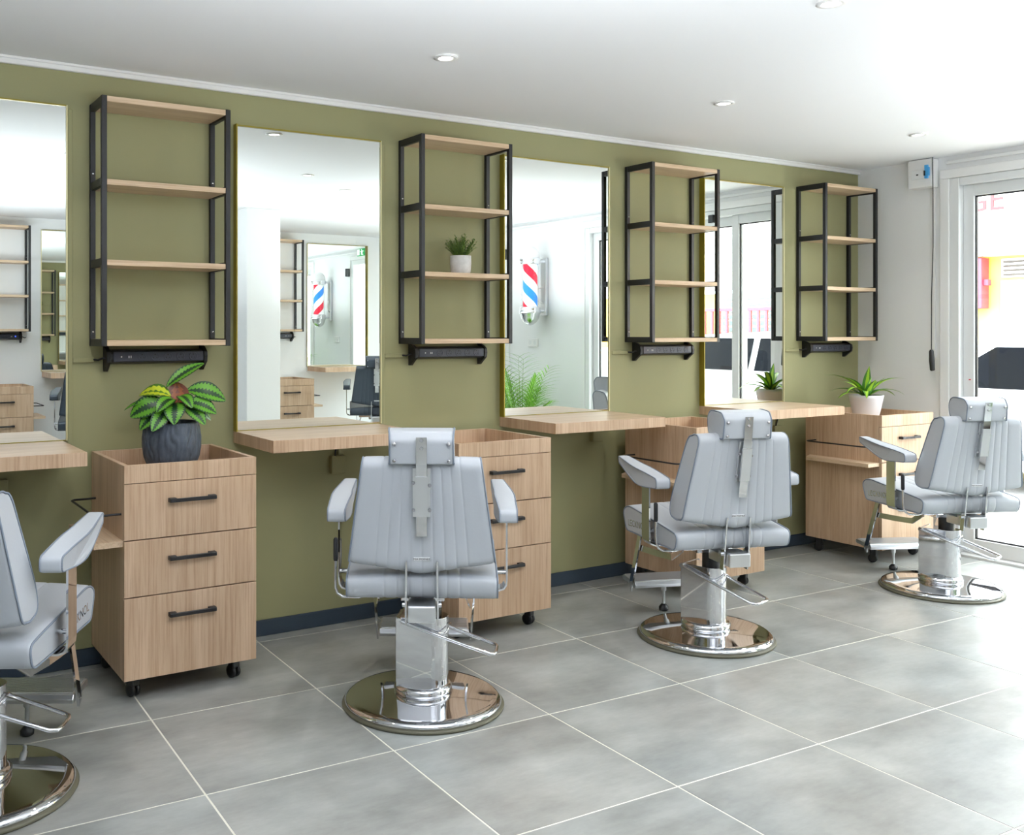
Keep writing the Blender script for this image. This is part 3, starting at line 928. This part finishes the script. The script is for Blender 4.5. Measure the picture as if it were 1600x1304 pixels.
    back = part('backrest', loft(pb, seam_us(bw, bs), seam_inset(bw, bs, 0.0018), mb_), vin, c)
    for sx in (-1, 1):
        n = len(pb); cy = sum(p[0] for p in pb) / n; cz = sum(p[1] for p in pb) / n
        pp = [mb_(sx * (bw - 0.001), cy + (p[0] - cy) * 0.94, cz + (p[1] - cz) * 0.985) for p in pb + pb[:1]]
        part('piping', MB().tube(pp, 0.0032, 6, cap=False), pip, back)
    # maker's label low on the back
    tilt = Matrix.Rotation(-math.atan2(0.056, 0.32), 4, 'X')
    Lm = Matrix.Translation((0, -0.2672, 0.566)) @ Matrix.Rotation(math.atan2(0.056, 0.32), 4, 'X')
    lb = part('label_plate', MB().box(-0.026, 0.026, -0.0022, 0.004, -0.0055, 0.0055, mat4=Lm), 'label_white', back)
    text_mesh('label_lettering', 'MIA MOINEZ', 0.0095, 'label_ink', 0.0003, lb, Lm @ Matrix.Translation((0, -0.0026, 0)) @ Matrix.Rotation(R(90), 4, 'X'))
    # headrest
    ph = smooth_poly([(-0.335, 0.880), (-0.345, 0.955), (-0.325, 0.984), (-0.245, 0.992), (-0.208, 0.965), (-0.212, 0.905), (-0.245, 0.878)], [0.006, 0.01, 0.012, 0.03, 0.04, 0.03, 0.03])
    ph = resample(ph, 0.02)
    hw = 0.102
    def hi(u):
        d = hw - abs(u)
        return 0.006 * (1 - math.sqrt(max(0, 1 - (1 - min(1, d / 0.012)) ** 2)))
    def mh(u, y, z):
        a = abs(u) / hw
        t_ = (y + 0.345) / 0.14
        return (u * (1 - 0.0 * t_) + math.copysign(0.006, u) * math.sin(PI * max(0, min(1, t_))) * (a > 0.85), y, z)
    head = part('headrest', loft(ph, sorted({-hw, -hw + 0.004, -hw + 0.012, hw - 0.012, hw - 0.004, hw, -0.05, 0, 0.05}), hi, mh), vin, c)
    for sx in (-1, 1):
        n = len(ph); cy = sum(p[0] for p in ph) / n; cz = sum(p[1] for p in ph) / n
        pp = [mh(sx * (hw - 0.002), cy + (p[0] - cy) * 0.985, cz + (p[1] - cz) * 0.985) for p in ph + ph[:1]]
        part('piping', MB().tube(pp, 0.0028, 6, cap=False), pip, head)
        for zz in (0.892, 0.945):
            part('screw', MB().lathe([(0.0062, 0.004), (0.006, -0.002), (0.003, -0.004)], 14, (sx * 0.086, -0.3365 - (zz - 0.880) * 0.133 - 0.0015, zz), 'y'), 'screw_steel', head)
    bar = part('headrest_bar', MB().strip([(0, -0.3515, 0.968), (0, -0.347, 0.935), (0, -0.340, 0.88), (0, -0.333, 0.835), (0, -0.298, 0.645)], 0.034, 0.004, (1, 0, 0)), 'chrome', c)
    part('guide_plate', MB().strip([(0, -0.3255, 0.868), (0, -0.3205, 0.835), (0, -0.2935, 0.708)], 0.056, 0.006, (1, 0, 0)), 'chrome_satin', bar)
    part('guide_sleeve', MB().strip([(0, -0.3365, 0.842), (0, -0.3135, 0.712)], 0.040, 0.009, (1, 0, 0)), 'chrome_satin', bar)
    for (x, z) in ((-0.026, 0.82), (0.026, 0.812), (-0.026, 0.73), (0.026, 0.73)):
        part('screw', MB().lathe([(0.006, 0.0), (0.005, -0.006)], 12, (x, -0.3215 - (z - 0.82) * 0.21, z), 'y'), 'screw_steel', bar)
    for z in (0.958, 0.932):
        part('screw', MB().lathe([(0.006, 0.0), (0.005, -0.004)], 12, (0, -0.3525 + (0.958 - z) * 0.14, z), 'y'), 'screw_steel', bar)
    # arms
    for sx in (-1, 1):
        sidep = smooth_poly([(-0.195, 0.668), (-0.03, 0.655), (0.225, 0.722), (0.235, 0.752), (-0.10, 0.722), (-0.195, 0.710)], [0.014, 0.05, 0.008, 0.012, 0.04, 0.018])
        sidep = resample(sidep, 0.03)
        aw = 0.036
        def ma(u, y, z, sx=sx):
            if y > 0.0: wd = 1.0 - 0.38 * y / 0.23
            else: wd = 1.0 + 0.18 * y / 0.2
            xo = 0.285 - (0.012 if y > 0.06 else 0) * (y - 0.06) / 0.18
            return (sx * xo + u * wd, y, z)
        def ia(u):
            d = aw - abs(u); return 0.004 * (1 - math.sqrt(max(0, 1 - (1 - min(1, d / 0.01)) ** 2)))
        pad = part('armrest', loft(sidep, [-aw, -aw + 0.003, -aw + 0.01, 0, aw - 0.01, aw - 0.003, aw], ia, ma), vin, c)
        n = len(sidep); cy = sum(p[0] for p in sidep) / n; cz = sum(p[1] for p in sidep) / n
        for s2 in (-1, 1):
            pp = [ma(s2 * (aw - 0.001), cy + (p[0] - cy) * 0.985, cz + (p[1] - cz) * 0.93) for p in sidep + sidep[:1]]
            part('piping', MB().tube(pp, 0.0026, 6, cap=False), pip, pad)
        part('arm_support', MB().strip([(sx * 0.288, -0.038, 0.664), (sx * 0.288, -0.038, 0.45), (sx * 0.286, -0.038, 0.432), (sx * 0.278, -0.038, 0.420), (sx * 0.262, -0.038, 0.4145), (sx * 0.20, -0.038, 0.4145), (sx * 0.16, -0.038, 0.4145)], 0.07, 0.006, (0, 1, 0)), 'chrome', c)
        part('arm_spacer', MB().lathe([(0.008, min(sx * 0.24, sx * 0.29)), (0.008, max(sx * 0.24, sx * 0.29))], 12, (0, -0.038, 0.47), 'x'), 'chrome', c)
        # footrest arm
        part('footrest_arm', MB().strip([(sx * 0.192, 0.225, 0.420), (sx * 0.188, 0.28, 0.30), (sx * 0.180, 0.365, 0.120)], 0.032, 0.007, (0, 0.55, 0.4)), 'chrome', c)
        part('footrest_strut', MB().strip([(sx * 0.180, 0.275, 0.330), (sx * 0.176, 0.10, 0.342), (sx * 0.165, -0.02, 0.352), (sx * 0.15, -0.09, 0.402)], 0.028, 0.006, (0, 0.2, 1)), 'chrome', c)
    lv = part('recline_lever', MB().tube([(-0.292, -0.140, 0.60), (-0.293, -0.145, 0.47), (-0.292, -0.148, 0.44), (-0.285, -0.152, 0.422), (-0.268, -0.155, 0.412), (-0.22, -0.150, 0.409), (-0.16, -0.115, 0.409)], 0.005, 10), 'chrome', c)
    part('grip', MB().tube([(-0.2925, -0.142, 0.528), (-0.292, -0.141, 0.535), (-0.292, -0.140, 0.600), (-0.292, -0.140, 0.606)], 0.0085, 14, radii=[0.006, 0.0085, 0.0085, 0.005]), 'black_plastic', lv)
    # footrest plate with ribs
    ftp = part('footrest', MB().prism([(0.33, 0.128), (0.47, 0.138), (0.478, 0.150), (0.465, 0.160), (0.335, 0.156), (0.325, 0.142)], -0.172, 0.172, 'yz', 0.002), 'chrome_satin', c)
    rib = MB()
    for k in range(12): rib.box(-0.166, 0.166, 0.342 + k * 0.0105, 0.347 + k * 0.0105, 0.154, 0.1605 + k * 0.0003)
    part('ribs', rib, 'chrome_satin', ftp)
    kn = part('footrest_stem', MB().lathe([(0.007, 0.03), (0.007, 0.09), (0.012, 0.095), (0.012, 0.13)], 14, (0, 0.40, 0)), 'chrome_satin', c)
    part('foot', MB().lathe([(0.012, 0.0), (0.021, 0.004), (0.022, 0.018), (0.012, 0.030), (0.006, 0.034)], 20, (0, 0.40, 0.0)), 'black_plastic', kn)
    for ch in COL.objects:
        if ch.parent == c and ch.name.split('.')[0] not in ('base', 'column'): ch.location.z += lift
    return c


GCH = 'light grey barber chairs facing the mirrors'
ch0 = make_chair('light grey barber chair cut off by the left edge of the photo', GCH, 'vinyl_grey', 'piping_grey')


def turn_column(root, world_heading, chair_heading):
    for c in COL.objects:
        if c.parent == root and c.name.split('.')[0] == 'column':
            c.rotation_euler = (0, 0, (R(90 - world_heading)) + R(chair_heading))


def set_chair(o, x, y, head, lever):
    o.location = (x, y, 0); o.rotation_euler = (0, 0, -R(head)); turn_column(o, lever, head)


chs = [(0.345, -0.925, 30, 120, None),
       (1.790, -0.990, 32.5, 130, 'light grey barber chair in the centre foreground, seen straight from behind'),
       (3.215, -0.975, 20, 168, 'light grey barber chair second from the right, beside the third cabinet'),
       (4.835, -1.037, 25, 165, 'light grey barber chair nearest the glass door')]
for k, (x, y, hd, lv_, lb_) in enumerate(chs):
    o = ch0 if k == 0 else dup(ch0, (0, 0, 0), 0, lb_, GCH)
    set_chair(o, x, y, hd, lv_)
nv = make_chair('navy barber chair at the back wall, reflected in the second mirror', 'navy barber chairs at the back wall', 'vinyl_navy', 'piping_navy', 0.085)
set_chair(nv, 4.56, -4.38, 152, 20)
nv2 = dup(nv, (0, 0, 0), 0, 'navy barber chair at the back wall, its side reflected in the leftmost mirror', 'navy barber chairs at the back wall')
set_chair(nv2, 1.86, -4.35, 165, 20)

# ------------------------------------------------------------------ plants
def leaf_mesh(L, W, bend, twist=0.0, fold=0.15, tip=1.0, nseg=10, nw=5, prof=None, droop=1.0):
    """leaf starting at origin along +y, bending down; returns MB with uv"""
    vs = []; p = Vector((0, 0, 0)); ang = 0.0; step = L / nseg
    for i in range(nseg + 1):
        q = i / nseg
        w = W * (prof(q) if prof else math.sin(PI * min(1, q * 0.96 + 0.02)) ** 0.75)
        for k in range(nw):
            u = -1 + 2 * k / (nw - 1)
            up = abs(u) * fold * w
            vs.append((u * w / 2, p.y - math.sin(ang) * up * 0.0, p.z + up + 0.0))
        ang = bend * q * droop
        p = p + Vector((0, math.cos(ang), -math.sin(ang))) * step
    fs = []; uv = []
    for i in range(nseg):
        for k in range(nw - 1):
            fs.append((i * nw + k, i * nw + k + 1, (i + 1) * nw + k + 1, (i + 1) * nw + k))
            a, b_ = k / (nw - 1), (k + 1) / (nw - 1)
            uv.append(((a, i / nseg), (b_, i / nseg), (b_, (i + 1) / nseg), (a, (i + 1) / nseg)))
    return MB().add(vs, fs, True, uv)


def put(mbx, M4):
    mbx.v = [tuple(M4 @ Vector(v)) for v in mbx.v]; return mbx


def pose(loc, az, pitch, roll=0.0):
    """azimuth: direction (deg, 0=+x) the leaf grows toward; pitch up from level"""
    return Matrix.Translation(loc) @ Matrix.Rotation(R(az - 90), 4, 'Z') @ Matrix.Rotation(R(pitch), 4, 'X') @ Matrix.Rotation(R(roll), 4, 'Y')


# --- calathea in the dark grooved pot (on cabinet 1)
px, py, pz = 1.117, -0.262, 0.772
cal = thing('potted_calathea', 'striped calathea in a dark grooved round pot on the left cabinet', 'plant', (px, py, pz))
seg, rows_ = 150, 34
vs = []; H = 0.187
prf = [(0.0, 0.076), (0.1, 0.088), (0.3, 0.1035), (0.5, 0.110), (0.7, 0.110), (0.88, 0.105), (1.0, 0.099)]
def pr(q):
    for (a, ra), (b_, rb) in zip(prf, prf[1:]):
        if q <= b_: return ra + (rb - ra) * (q - a) / (b_ - a)
    return prf[-1][1]
for i in range(rows_ + 1):
    q = i / rows_
    for k in range(seg):
        a = 2 * PI * k / seg; z = q * H
        wv = a * 26 + 2.2 * math.sin(z * 38 + 3 * math.sin(a * 2)) + 1.8 * math.sin(a * 5 + z * 22) + 1.1 * math.sin(a * 9 - z * 50)
        s_ = math.sin(wv); dd = -0.0022 * max(0, s_) ** 0.6 if s_ > 0 else 0.0004
        rr_ = pr(q) + (dd if 0.03 < q < 0.97 else 0)
        vs.append((rr_ * math.cos(a), rr_ * math.sin(a), z))
for rr_, z in ((0.092, H), (0.090, H - 0.03)):
    for k in range(seg): a = 2 * PI * k / seg; vs.append((rr_ * math.cos(a), rr_ * math.sin(a), z))
nr = rows_ + 3
fs = [(i * seg + k, i * seg + (k + 1) % seg, (i + 1) * seg + (k + 1) % seg, (i + 1) * seg + k) for i in range(nr - 1) for k in range(seg)]
mb = MB().add(vs, fs, True); mb.add(vs[:seg], [tuple(range(seg))])
part('pot', mb, 'pot_slate', cal)
part('soil', MB().lathe([(0.0905, H - 0.028), (0.0, H - 0.022)], 40, capt=False), 'soil', cal)
# leaf list: base xyz rel. pot centre, tip direction azimuth, pitch, length, width, bend, roll, kind
CL = [
    # (x, y, z, az, pitch, L, W, bend, roll, mat); the room side of the plant faces az -107
    (-0.020, 0.0, 0.320, -14, 42, 0.170, 0.060, 0.55, 42, 'calathea_leaf'),
    (0.055, -0.015, 0.305, -20, 0, 0.165, 0.092, 0.95, 48, 'calathea_leaf'),
    (-0.01, -0.02, 0.285, 168, 30, 0.130, 0.078, 1.35, -38, 'calathea_young'),
    (-0.035, -0.035, 0.262, 176, -6, 0.145, 0.094, 1.0, -50, 'calathea_leaf'),
    (0.0, -0.05, 0.262, -112, -12, 0.115, 0.082, 1.25, 0, 'calathea_leaf'),
    (0.045, -0.045, 0.262, -34, -2, 0.125, 0.078, 1.1, 42, 'calathea_leaf'),
    (0.035, -0.05, 0.245, -58, -16, 0.110, 0.070, 1.0, 25, 'calathea_leaf'),
    (-0.045, -0.035, 0.238, 192, -25, 0.115, 0.070, 0.8, -35, 'calathea_leaf'),
    (-0.03, 0.01, 0.265, 175, 8, 0.150, 0.050, 0.8, -10, 'calathea_leaf'),
    (0.0, 0.03, 0.262, 120, 14, 0.15, 0.075, 0.9, 0, 'calathea_leaf'),
    (0.03, 0.03, 0.262, 50, 8, 0.15, 0.075, 0.9, 0, 'calathea_leaf'),
    (-0.03, -0.05, 0.240, 222, -28, 0.115, 0.064, 0.7, -30, 'calathea_leaf'),
    (0.02, 0.0, 0.335, -95, -70, 0.095, 0.085, 0.3, 20, 'calathea_back'),
    (0.015, -0.04, 0.285, -80, 8, 0.100, 0.060, 1.3, 10, 'calathea_leaf'),
    (0.055, -0.02, 0.250, -8, -18, 0.120, 0.064, 0.8, 40, 'calathea_leaf'),
    (-0.005, -0.045, 0.275, -140, 5, 0.105, 0.066, 1.3, -20, 'calathea_leaf'),
]
for (x, y, z, az, pi_, L, W, bd, ro, mt) in CL:
    m_ = put(leaf_mesh(L, W, bd, fold=0.12), pose((x, y, z), az, pi_, ro))
    part('leaf', m_, mt, cal, fix=False)
    part('stem', MB().tube([(x * 0.25, y * 0.25, H - 0.03), (x * 0.5, y * 0.5, H + 0.03), (x * 0.95, y * 0.95, z - 0.02), (x, y, z)], 0.0028, 6), 'stem_brown', cal)

# --- small bushy plant on the second shelf unit
bu = thing('potted_bush', 'small bushy green plant in a white concrete pot on the second shelf unit', 'plant', (2.544, -0.105, 1.570))
part('pot', MB().lathe([(0.040, 0), (0.0465, 0.01), (0.0495, 0.05), (0.049, 0.086), (0.044, 0.086), (0.043, 0.075)], 40), 'pot_concrete', bu)
part('soil', MB().lathe([(0.0435, 0.076), (0.0, 0.078)], 24, capt=False), 'soil', bu)
fol = MB(); rnd = random.Random(3); stm = MB()
for s_ in range(64):
    az = rnd.uniform(0, 360); out = 0.072 * math.sqrt(rnd.random()); hh = rnd.uniform(0.06, 0.10) * (1.1 - out * 5)
    b0 = Vector((0.3 * out * math.cos(R(az)), 0.3 * out * math.sin(R(az)), 0.078)); t0 = Vector((out * math.cos(R(az)), out * math.sin(R(az)), 0.078 + hh))
    if rnd.random() < 0.35: t0.z += 0.01; 
    stm.tube([b0, (b0 + t0) / 2 + Vector((0, 0, 0.004)), t0], 0.0009, 4)
    for k in range(11):
        q = 0.15 + 0.85 * k / 10; p_ = b0.lerp(t0, q)
        for side in (0, 1):
            lm = leaf_mesh(rnd.uniform(0.010, 0.016), 0.0055, 0.4, nseg=2, nw=3)
            put(lm, pose(p_, rnd.uniform(0, 360), rnd.uniform(5, 60)))
            fol.add(lm.v, lm.f, False, lm.uv)
part('stem', stm, 'stem_green', bu)
o = part('foliage', fol, 'bush_leaf', bu, fix=False); o['kind'] = 'stuff'

# --- dracaena in the white pot (cabinet 4)
dc = thing('potted_dracaena', 'arching green dracaena in a smooth white pot on the corner cabinet', 'plant', (5.250, -0.347, 0.772))
part('pot', MB().lathe([(0.052, 0), (0.060, 0.004), (0.078, 0.07), (0.092, 0.14), (0.0955, 0.158), (0.090, 0.158), (0.084, 0.13)], 56), 'pot_white', dc)
part('soil', MB().lathe([(0.0855, 0.135), (0.0, 0.14)], 32, capt=False), 'soil', dc)
dp = lambda q: (0.55 + 0.45 * math.sin(PI * min(1, q * 1.3)) if q < 0.4 else 1.0 * (1 - ((q - 0.4) / 0.6) ** 1.8)) if q < 1 else 0.02
DL = [(0, 88, 0.19, 0.036, 0.2), (150, 62, 0.30, 0.026, 1.25), (188, 50, 0.25, 0.028, 1.5), (12, 55, 0.26, 0.026, 1.35), (-15, 42, 0.22, 0.028, 1.5), (215, 42, 0.23, 0.03, 1.5),
      (-38, 45, 0.23, 0.028, 1.5), (245, 66, 0.15, 0.032, 0.6), (305, 68, 0.16, 0.032, 0.6), (90, 60, 0.2, 0.03, 1.2), (60, 45, 0.2, 0.03, 1.4), (120, 45, 0.22, 0.028, 1.4), (170, 35, 0.22, 0.026, 1.3),
      (335, 60, 0.28, 0.026, 1.3), (280, 84, 0.13, 0.034, 0.2), (175, 60, 0.28, 0.026, 1.2)]
for (az, pi_, L, W, bd) in DL:
    rr_ = 0.008
    m_ = put(leaf_mesh(L, W * 1.55, bd, fold=0.18, prof=dp, nseg=12, nw=3), pose((rr_ * math.cos(R(az)), rr_ * math.sin(R(az)), 0.138), az, pi_))
    part('leaf', m_, 'dracaena_leaf', dc, fix=False)

# --- tall areca palm by the end wall
pm = thing('potted_palm', 'tall areca palm by the end wall, reflected below the barber pole', 'plant', (5.20, -2.92, 0))
part('pot', MB().lathe([(0.12, 0), (0.15, 0.02), (0.175, 0.28), (0.18, 0.30), (0.165, 0.30), (0.16, 0.26)], 40), 'pot_white', pm)
part('soil', MB().lathe([(0.162, 0.26), (0, 0.27)], 30, capt=False), 'soil', pm)
rnd = random.Random(11)
for s_ in range(26):
    az = s_ * 137.5 % 360 + rnd.uniform(-10, 10); tilt = rnd.uniform(8, 40); L = rnd.uniform(0.62, 0.95) - tilt * 0.006
    d = Vector((math.cos(R(az)), math.sin(R(az)), 0)); pts = []; p_ = d * 0.03 + Vector((0, 0, 0.26)); ang = R(90 - tilt * 0.5)
    n = 14
    for k in range(n + 1):
        pts.append(p_.copy()); p_ = p_ + (d * math.cos(ang) + Vector((0, 0, math.sin(ang)))) * (L / n)
        ang -= R(tilt * 0.11) * (k / n) * 1.6
    st_ = part('frond', MB().tube(pts, 0.003, 5, radii=[0.005 - 0.004 * k / n for k in range(n + 1)]), 'stem_green', pm)
    fo = MB()
    side = d.cross(Vector((0, 0, 1)))
    for k in range(15):
        q = 0.25 + 0.75 * k / 14; fi = q * n; i0 = min(n - 1, int(fi)); a = pts[i0].lerp(pts[i0 + 1], fi - i0)
        tg = (pts[i0 + 1] - pts[i0]).normalized()
        ll = 0.20 * math.sin(PI * min(0.97, (q - 0.22) * 1.1)) + 0.04
        for sg in (-1, 1):
            dr_ = (tg * 0.8 + side * sg * 0.9).normalized()
            azl = math.degrees(math.atan2(dr_.y, dr_.x)); pl_ = math.degrees(math.asin(dr_.z))
            lm = leaf_mesh(ll * 1.1, 0.010, 0.8, nseg=4, nw=3, fold=0.2, prof=lambda q: math.sin(PI * min(1, q * 0.8 + 0.2)) if q < 1 else 0.02)
            put(lm, pose(a, azl, pl_)); fo.add(lm.v, lm.f, False, lm.uv)
    o = part('leaflets', fo, 'palm_leaflet', st_, fix=False); o['kind'] = 'stuff'

# ------------------------------------------------------------------ barber pole on the end wall
bp = thing('barber_pole', 'lit red white and blue barber pole with chrome caps on the end wall', 'barber pole', (5.50, -3.18, 1.36))
part('stripe_cylinder', MB().lathe([(0.066, 0.165), (0.066, 0.56)], 48, capb=False, capt=False), 'barber_stripes', bp)
part('glass_tube', MB().lathe([(0.080, 0.165), (0.080, 0.56)], 48, capb=False, capt=False), 'pole_glass', bp)
part('top_cap', MB().lathe([(0.078, 0.555), (0.092, 0.56), (0.092, 0.575), (0.086, 0.58), (0.098, 0.588), (0.098, 0.605), (0.09, 0.612)], 48), 'chrome', bp)
part('globe', MB().lathe([(0.088, 0.61)] + [(0.088 * math.cos(a), 0.625 + 0.098 * math.sin(a)) for a in [k * PI / 2 / 9 for k in range(10)]], 40), 'pot_white', bp)
part('bottom_cap', MB().lathe([(0.002, 0.0), (0.03, 0.008), (0.06, 0.03), (0.082, 0.068), (0.088, 0.1), (0.098, 0.112), (0.098, 0.13), (0.088, 0.138), (0.094, 0.148), (0.094, 0.162), (0.078, 0.168)], 48), 'chrome', bp)
part('wall_plate', MB().box(0.150, 0.18, -0.04, 0.04, 0.09, 0.62, 0.004), 'chrome_satin', bp)
for z in (0.59, 0.13): part('bracket_arm', MB().tube([(0.08, 0, z), (0.16, 0, z)], 0.014, 12), 'chrome', bp)
part('power_cable', MB().tube([(0.155, 0.0, 0.35), (0.12, -0.035, 0.34), (0.10, -0.05, 0.28), (0.12, -0.035, 0.22), (0.155, 0.0, 0.20)], 0.007, 8), 'white_gloss', bp)

sp = thing('wall_socket', 'white socket plate on the end wall below the barber pole', 'socket', (XR, -3.36, 1.20))
part('plate', MB().box(-0.012, 0, -0.075, 0.075, -0.04, 0.04, 0.004), 'white_gloss', sp)
for y in (-0.035, 0.035): part('socket', MB().lathe([(0.022, -0.0135), (0.022, -0.012), (0.018, -0.0125)], 20, (0, y, 0), 'x'), 'alu_white', sp)

ex = thing('exit_sign', 'small green exit sign above the second glazed door, seen in the second mirror', 'sign', (XR, -4.06, 2.29))
part('case', MB().box(-0.025, 0, -0.10, 0.10, -0.05, 0.04, 0.004), 'exit_green', ex)
fig = MB()
fig.box(-0.029, -0.025, 0.03, 0.085, -0.038, 0.034)                                # doorway panel
part('doorway_mark', fig, 'exit_white', ex)
fg = MB().box(-0.029, -0.025, -0.045, -0.015, -0.012, 0.015, mat4=None).lathe([(0.008, -0.029), (0.008, -0.025)], 12, (0, -0.022, 0.027), 'x')
fg.box(-0.029, -0.025, -0.075, -0.045, 0.004, 0.011).box(-0.029, -0.025, -0.015, 0.010, 0.0, 0.007)
fg.box(-0.029, -0.025, -0.06, -0.038, -0.038, -0.030).box(-0.029, -0.025, -0.045, -0.037, -0.036, -0.01).box(-0.029, -0.025, -0.020, -0.012, -0.034, -0.01)
part('figure_mark', fg, 'exit_white', ex)

# roller shutter control box and hanging control handle
cb = thing('shutter_control_box', 'white control box with a blue tag high on the end wall', 'control box', (XR, -0.452, 2.245))
part('case', MB().box(-0.075, 0, -0.075, 0.07, -0.085, 0.083, 0.005), 'white_gloss', cb)
part('cover', MB().box(-0.084, -0.075, -0.04, 0.045, -0.035, 0.02, 0.003), 'alu_white', cb)
part('tag', MB().box(-0.087, -0.076, -0.06, -0.038, -0.035, 0.045, 0.002).box(-0.089, -0.076, -0.066, -0.058, -0.02, 0.03), 'tag_blue', cb)
part('key_slot', MB().box(-0.0855, -0.084, 0.0, 0.012, -0.012, -0.004).box(-0.089, -0.087, -0.046, -0.036, -0.018, 0.012), 'black_plastic', cb)
part('trunking', MB().box(-0.012, 0, -0.058, -0.040, -1.1, -0.085, 0.002), 'white_gloss', cb)
hc = thing('hanging_switch', 'black switch handle hanging on a thin black cord beside the door', 'switch', (XR - 0.075, -0.535, 0))
part('cord', MB().tube([(0, 0.0, 2.332), (0, -0.002, 2.1), (0.004, 0.0, 1.8), (0.008, 0.012, 1.5), (0.004, 0.010, 1.19)], 0.003, 6), 'black_plastic', hc)
part('handle', MB().tube([(0.004, 0.010, 1.195), (0.004, 0.010, 1.185), (0.003, 0.007, 1.13), (0.002, 0.003, 1.075), (0.002, 0.002, 1.07)], 0.014, 12, radii=[0.008, 0.013, 0.015, 0.013, 0.008]), 'black_plastic', hc)

# ------------------------------------------------------------------ recessed ceiling lights
LP = [(0.54, -0.80), (1.99, -0.83), (3.466, -0.855), (4.89, -0.888), (1.20, -1.95), (2.70, -1.95), (4.15, -1.95), (3.22, -2.42), (1.14, -3.27), (3.78, -3.31)]
LN = ['above the left cabinet', 'over the centre chair', 'over the second chair from the right', 'over the chair by the door', 'in the middle of the room, second row left', 'cut off by the top edge of the photo', 'in the second row nearest the door',
      'near the white column, reflected third in the second mirror', 'reflected in the leftmost mirror', 'near the back wall, reflected lowest in the second mirror']
for (x, y), nm in zip(LP, LN):
    l = thing('ceiling_spotlight', 'round white recessed ceiling spotlight ' + nm, 'light', (x, y, ZC), 0, 'recessed ceiling spotlights')
    part('ring', MB().lathe([(0.043, -0.001), (0.046, -0.006), (0.030, -0.008), (0.027, -0.002)], 36, capb=False, capt=False), 'white_gloss', l)
    part('lamp', MB().lathe([(0.0, -0.003), (0.028, -0.003)], 28, capb=False, capt=False), 'lamp_white', l, fix=False)
    d = bpy.data.lights.new('spotlight_lamp', 'SPOT'); d.energy = 26; d.spot_size = R(125); d.spot_blend = 0.8; d.shadow_soft_size = 0.03; d.color = (1.0, 0.97, 0.94)
    lo = bpy.data.objects.new('spotlight_lamp', d); COL.objects.link(lo); lo.parent = l; lo.location = (0, 0, -0.012)
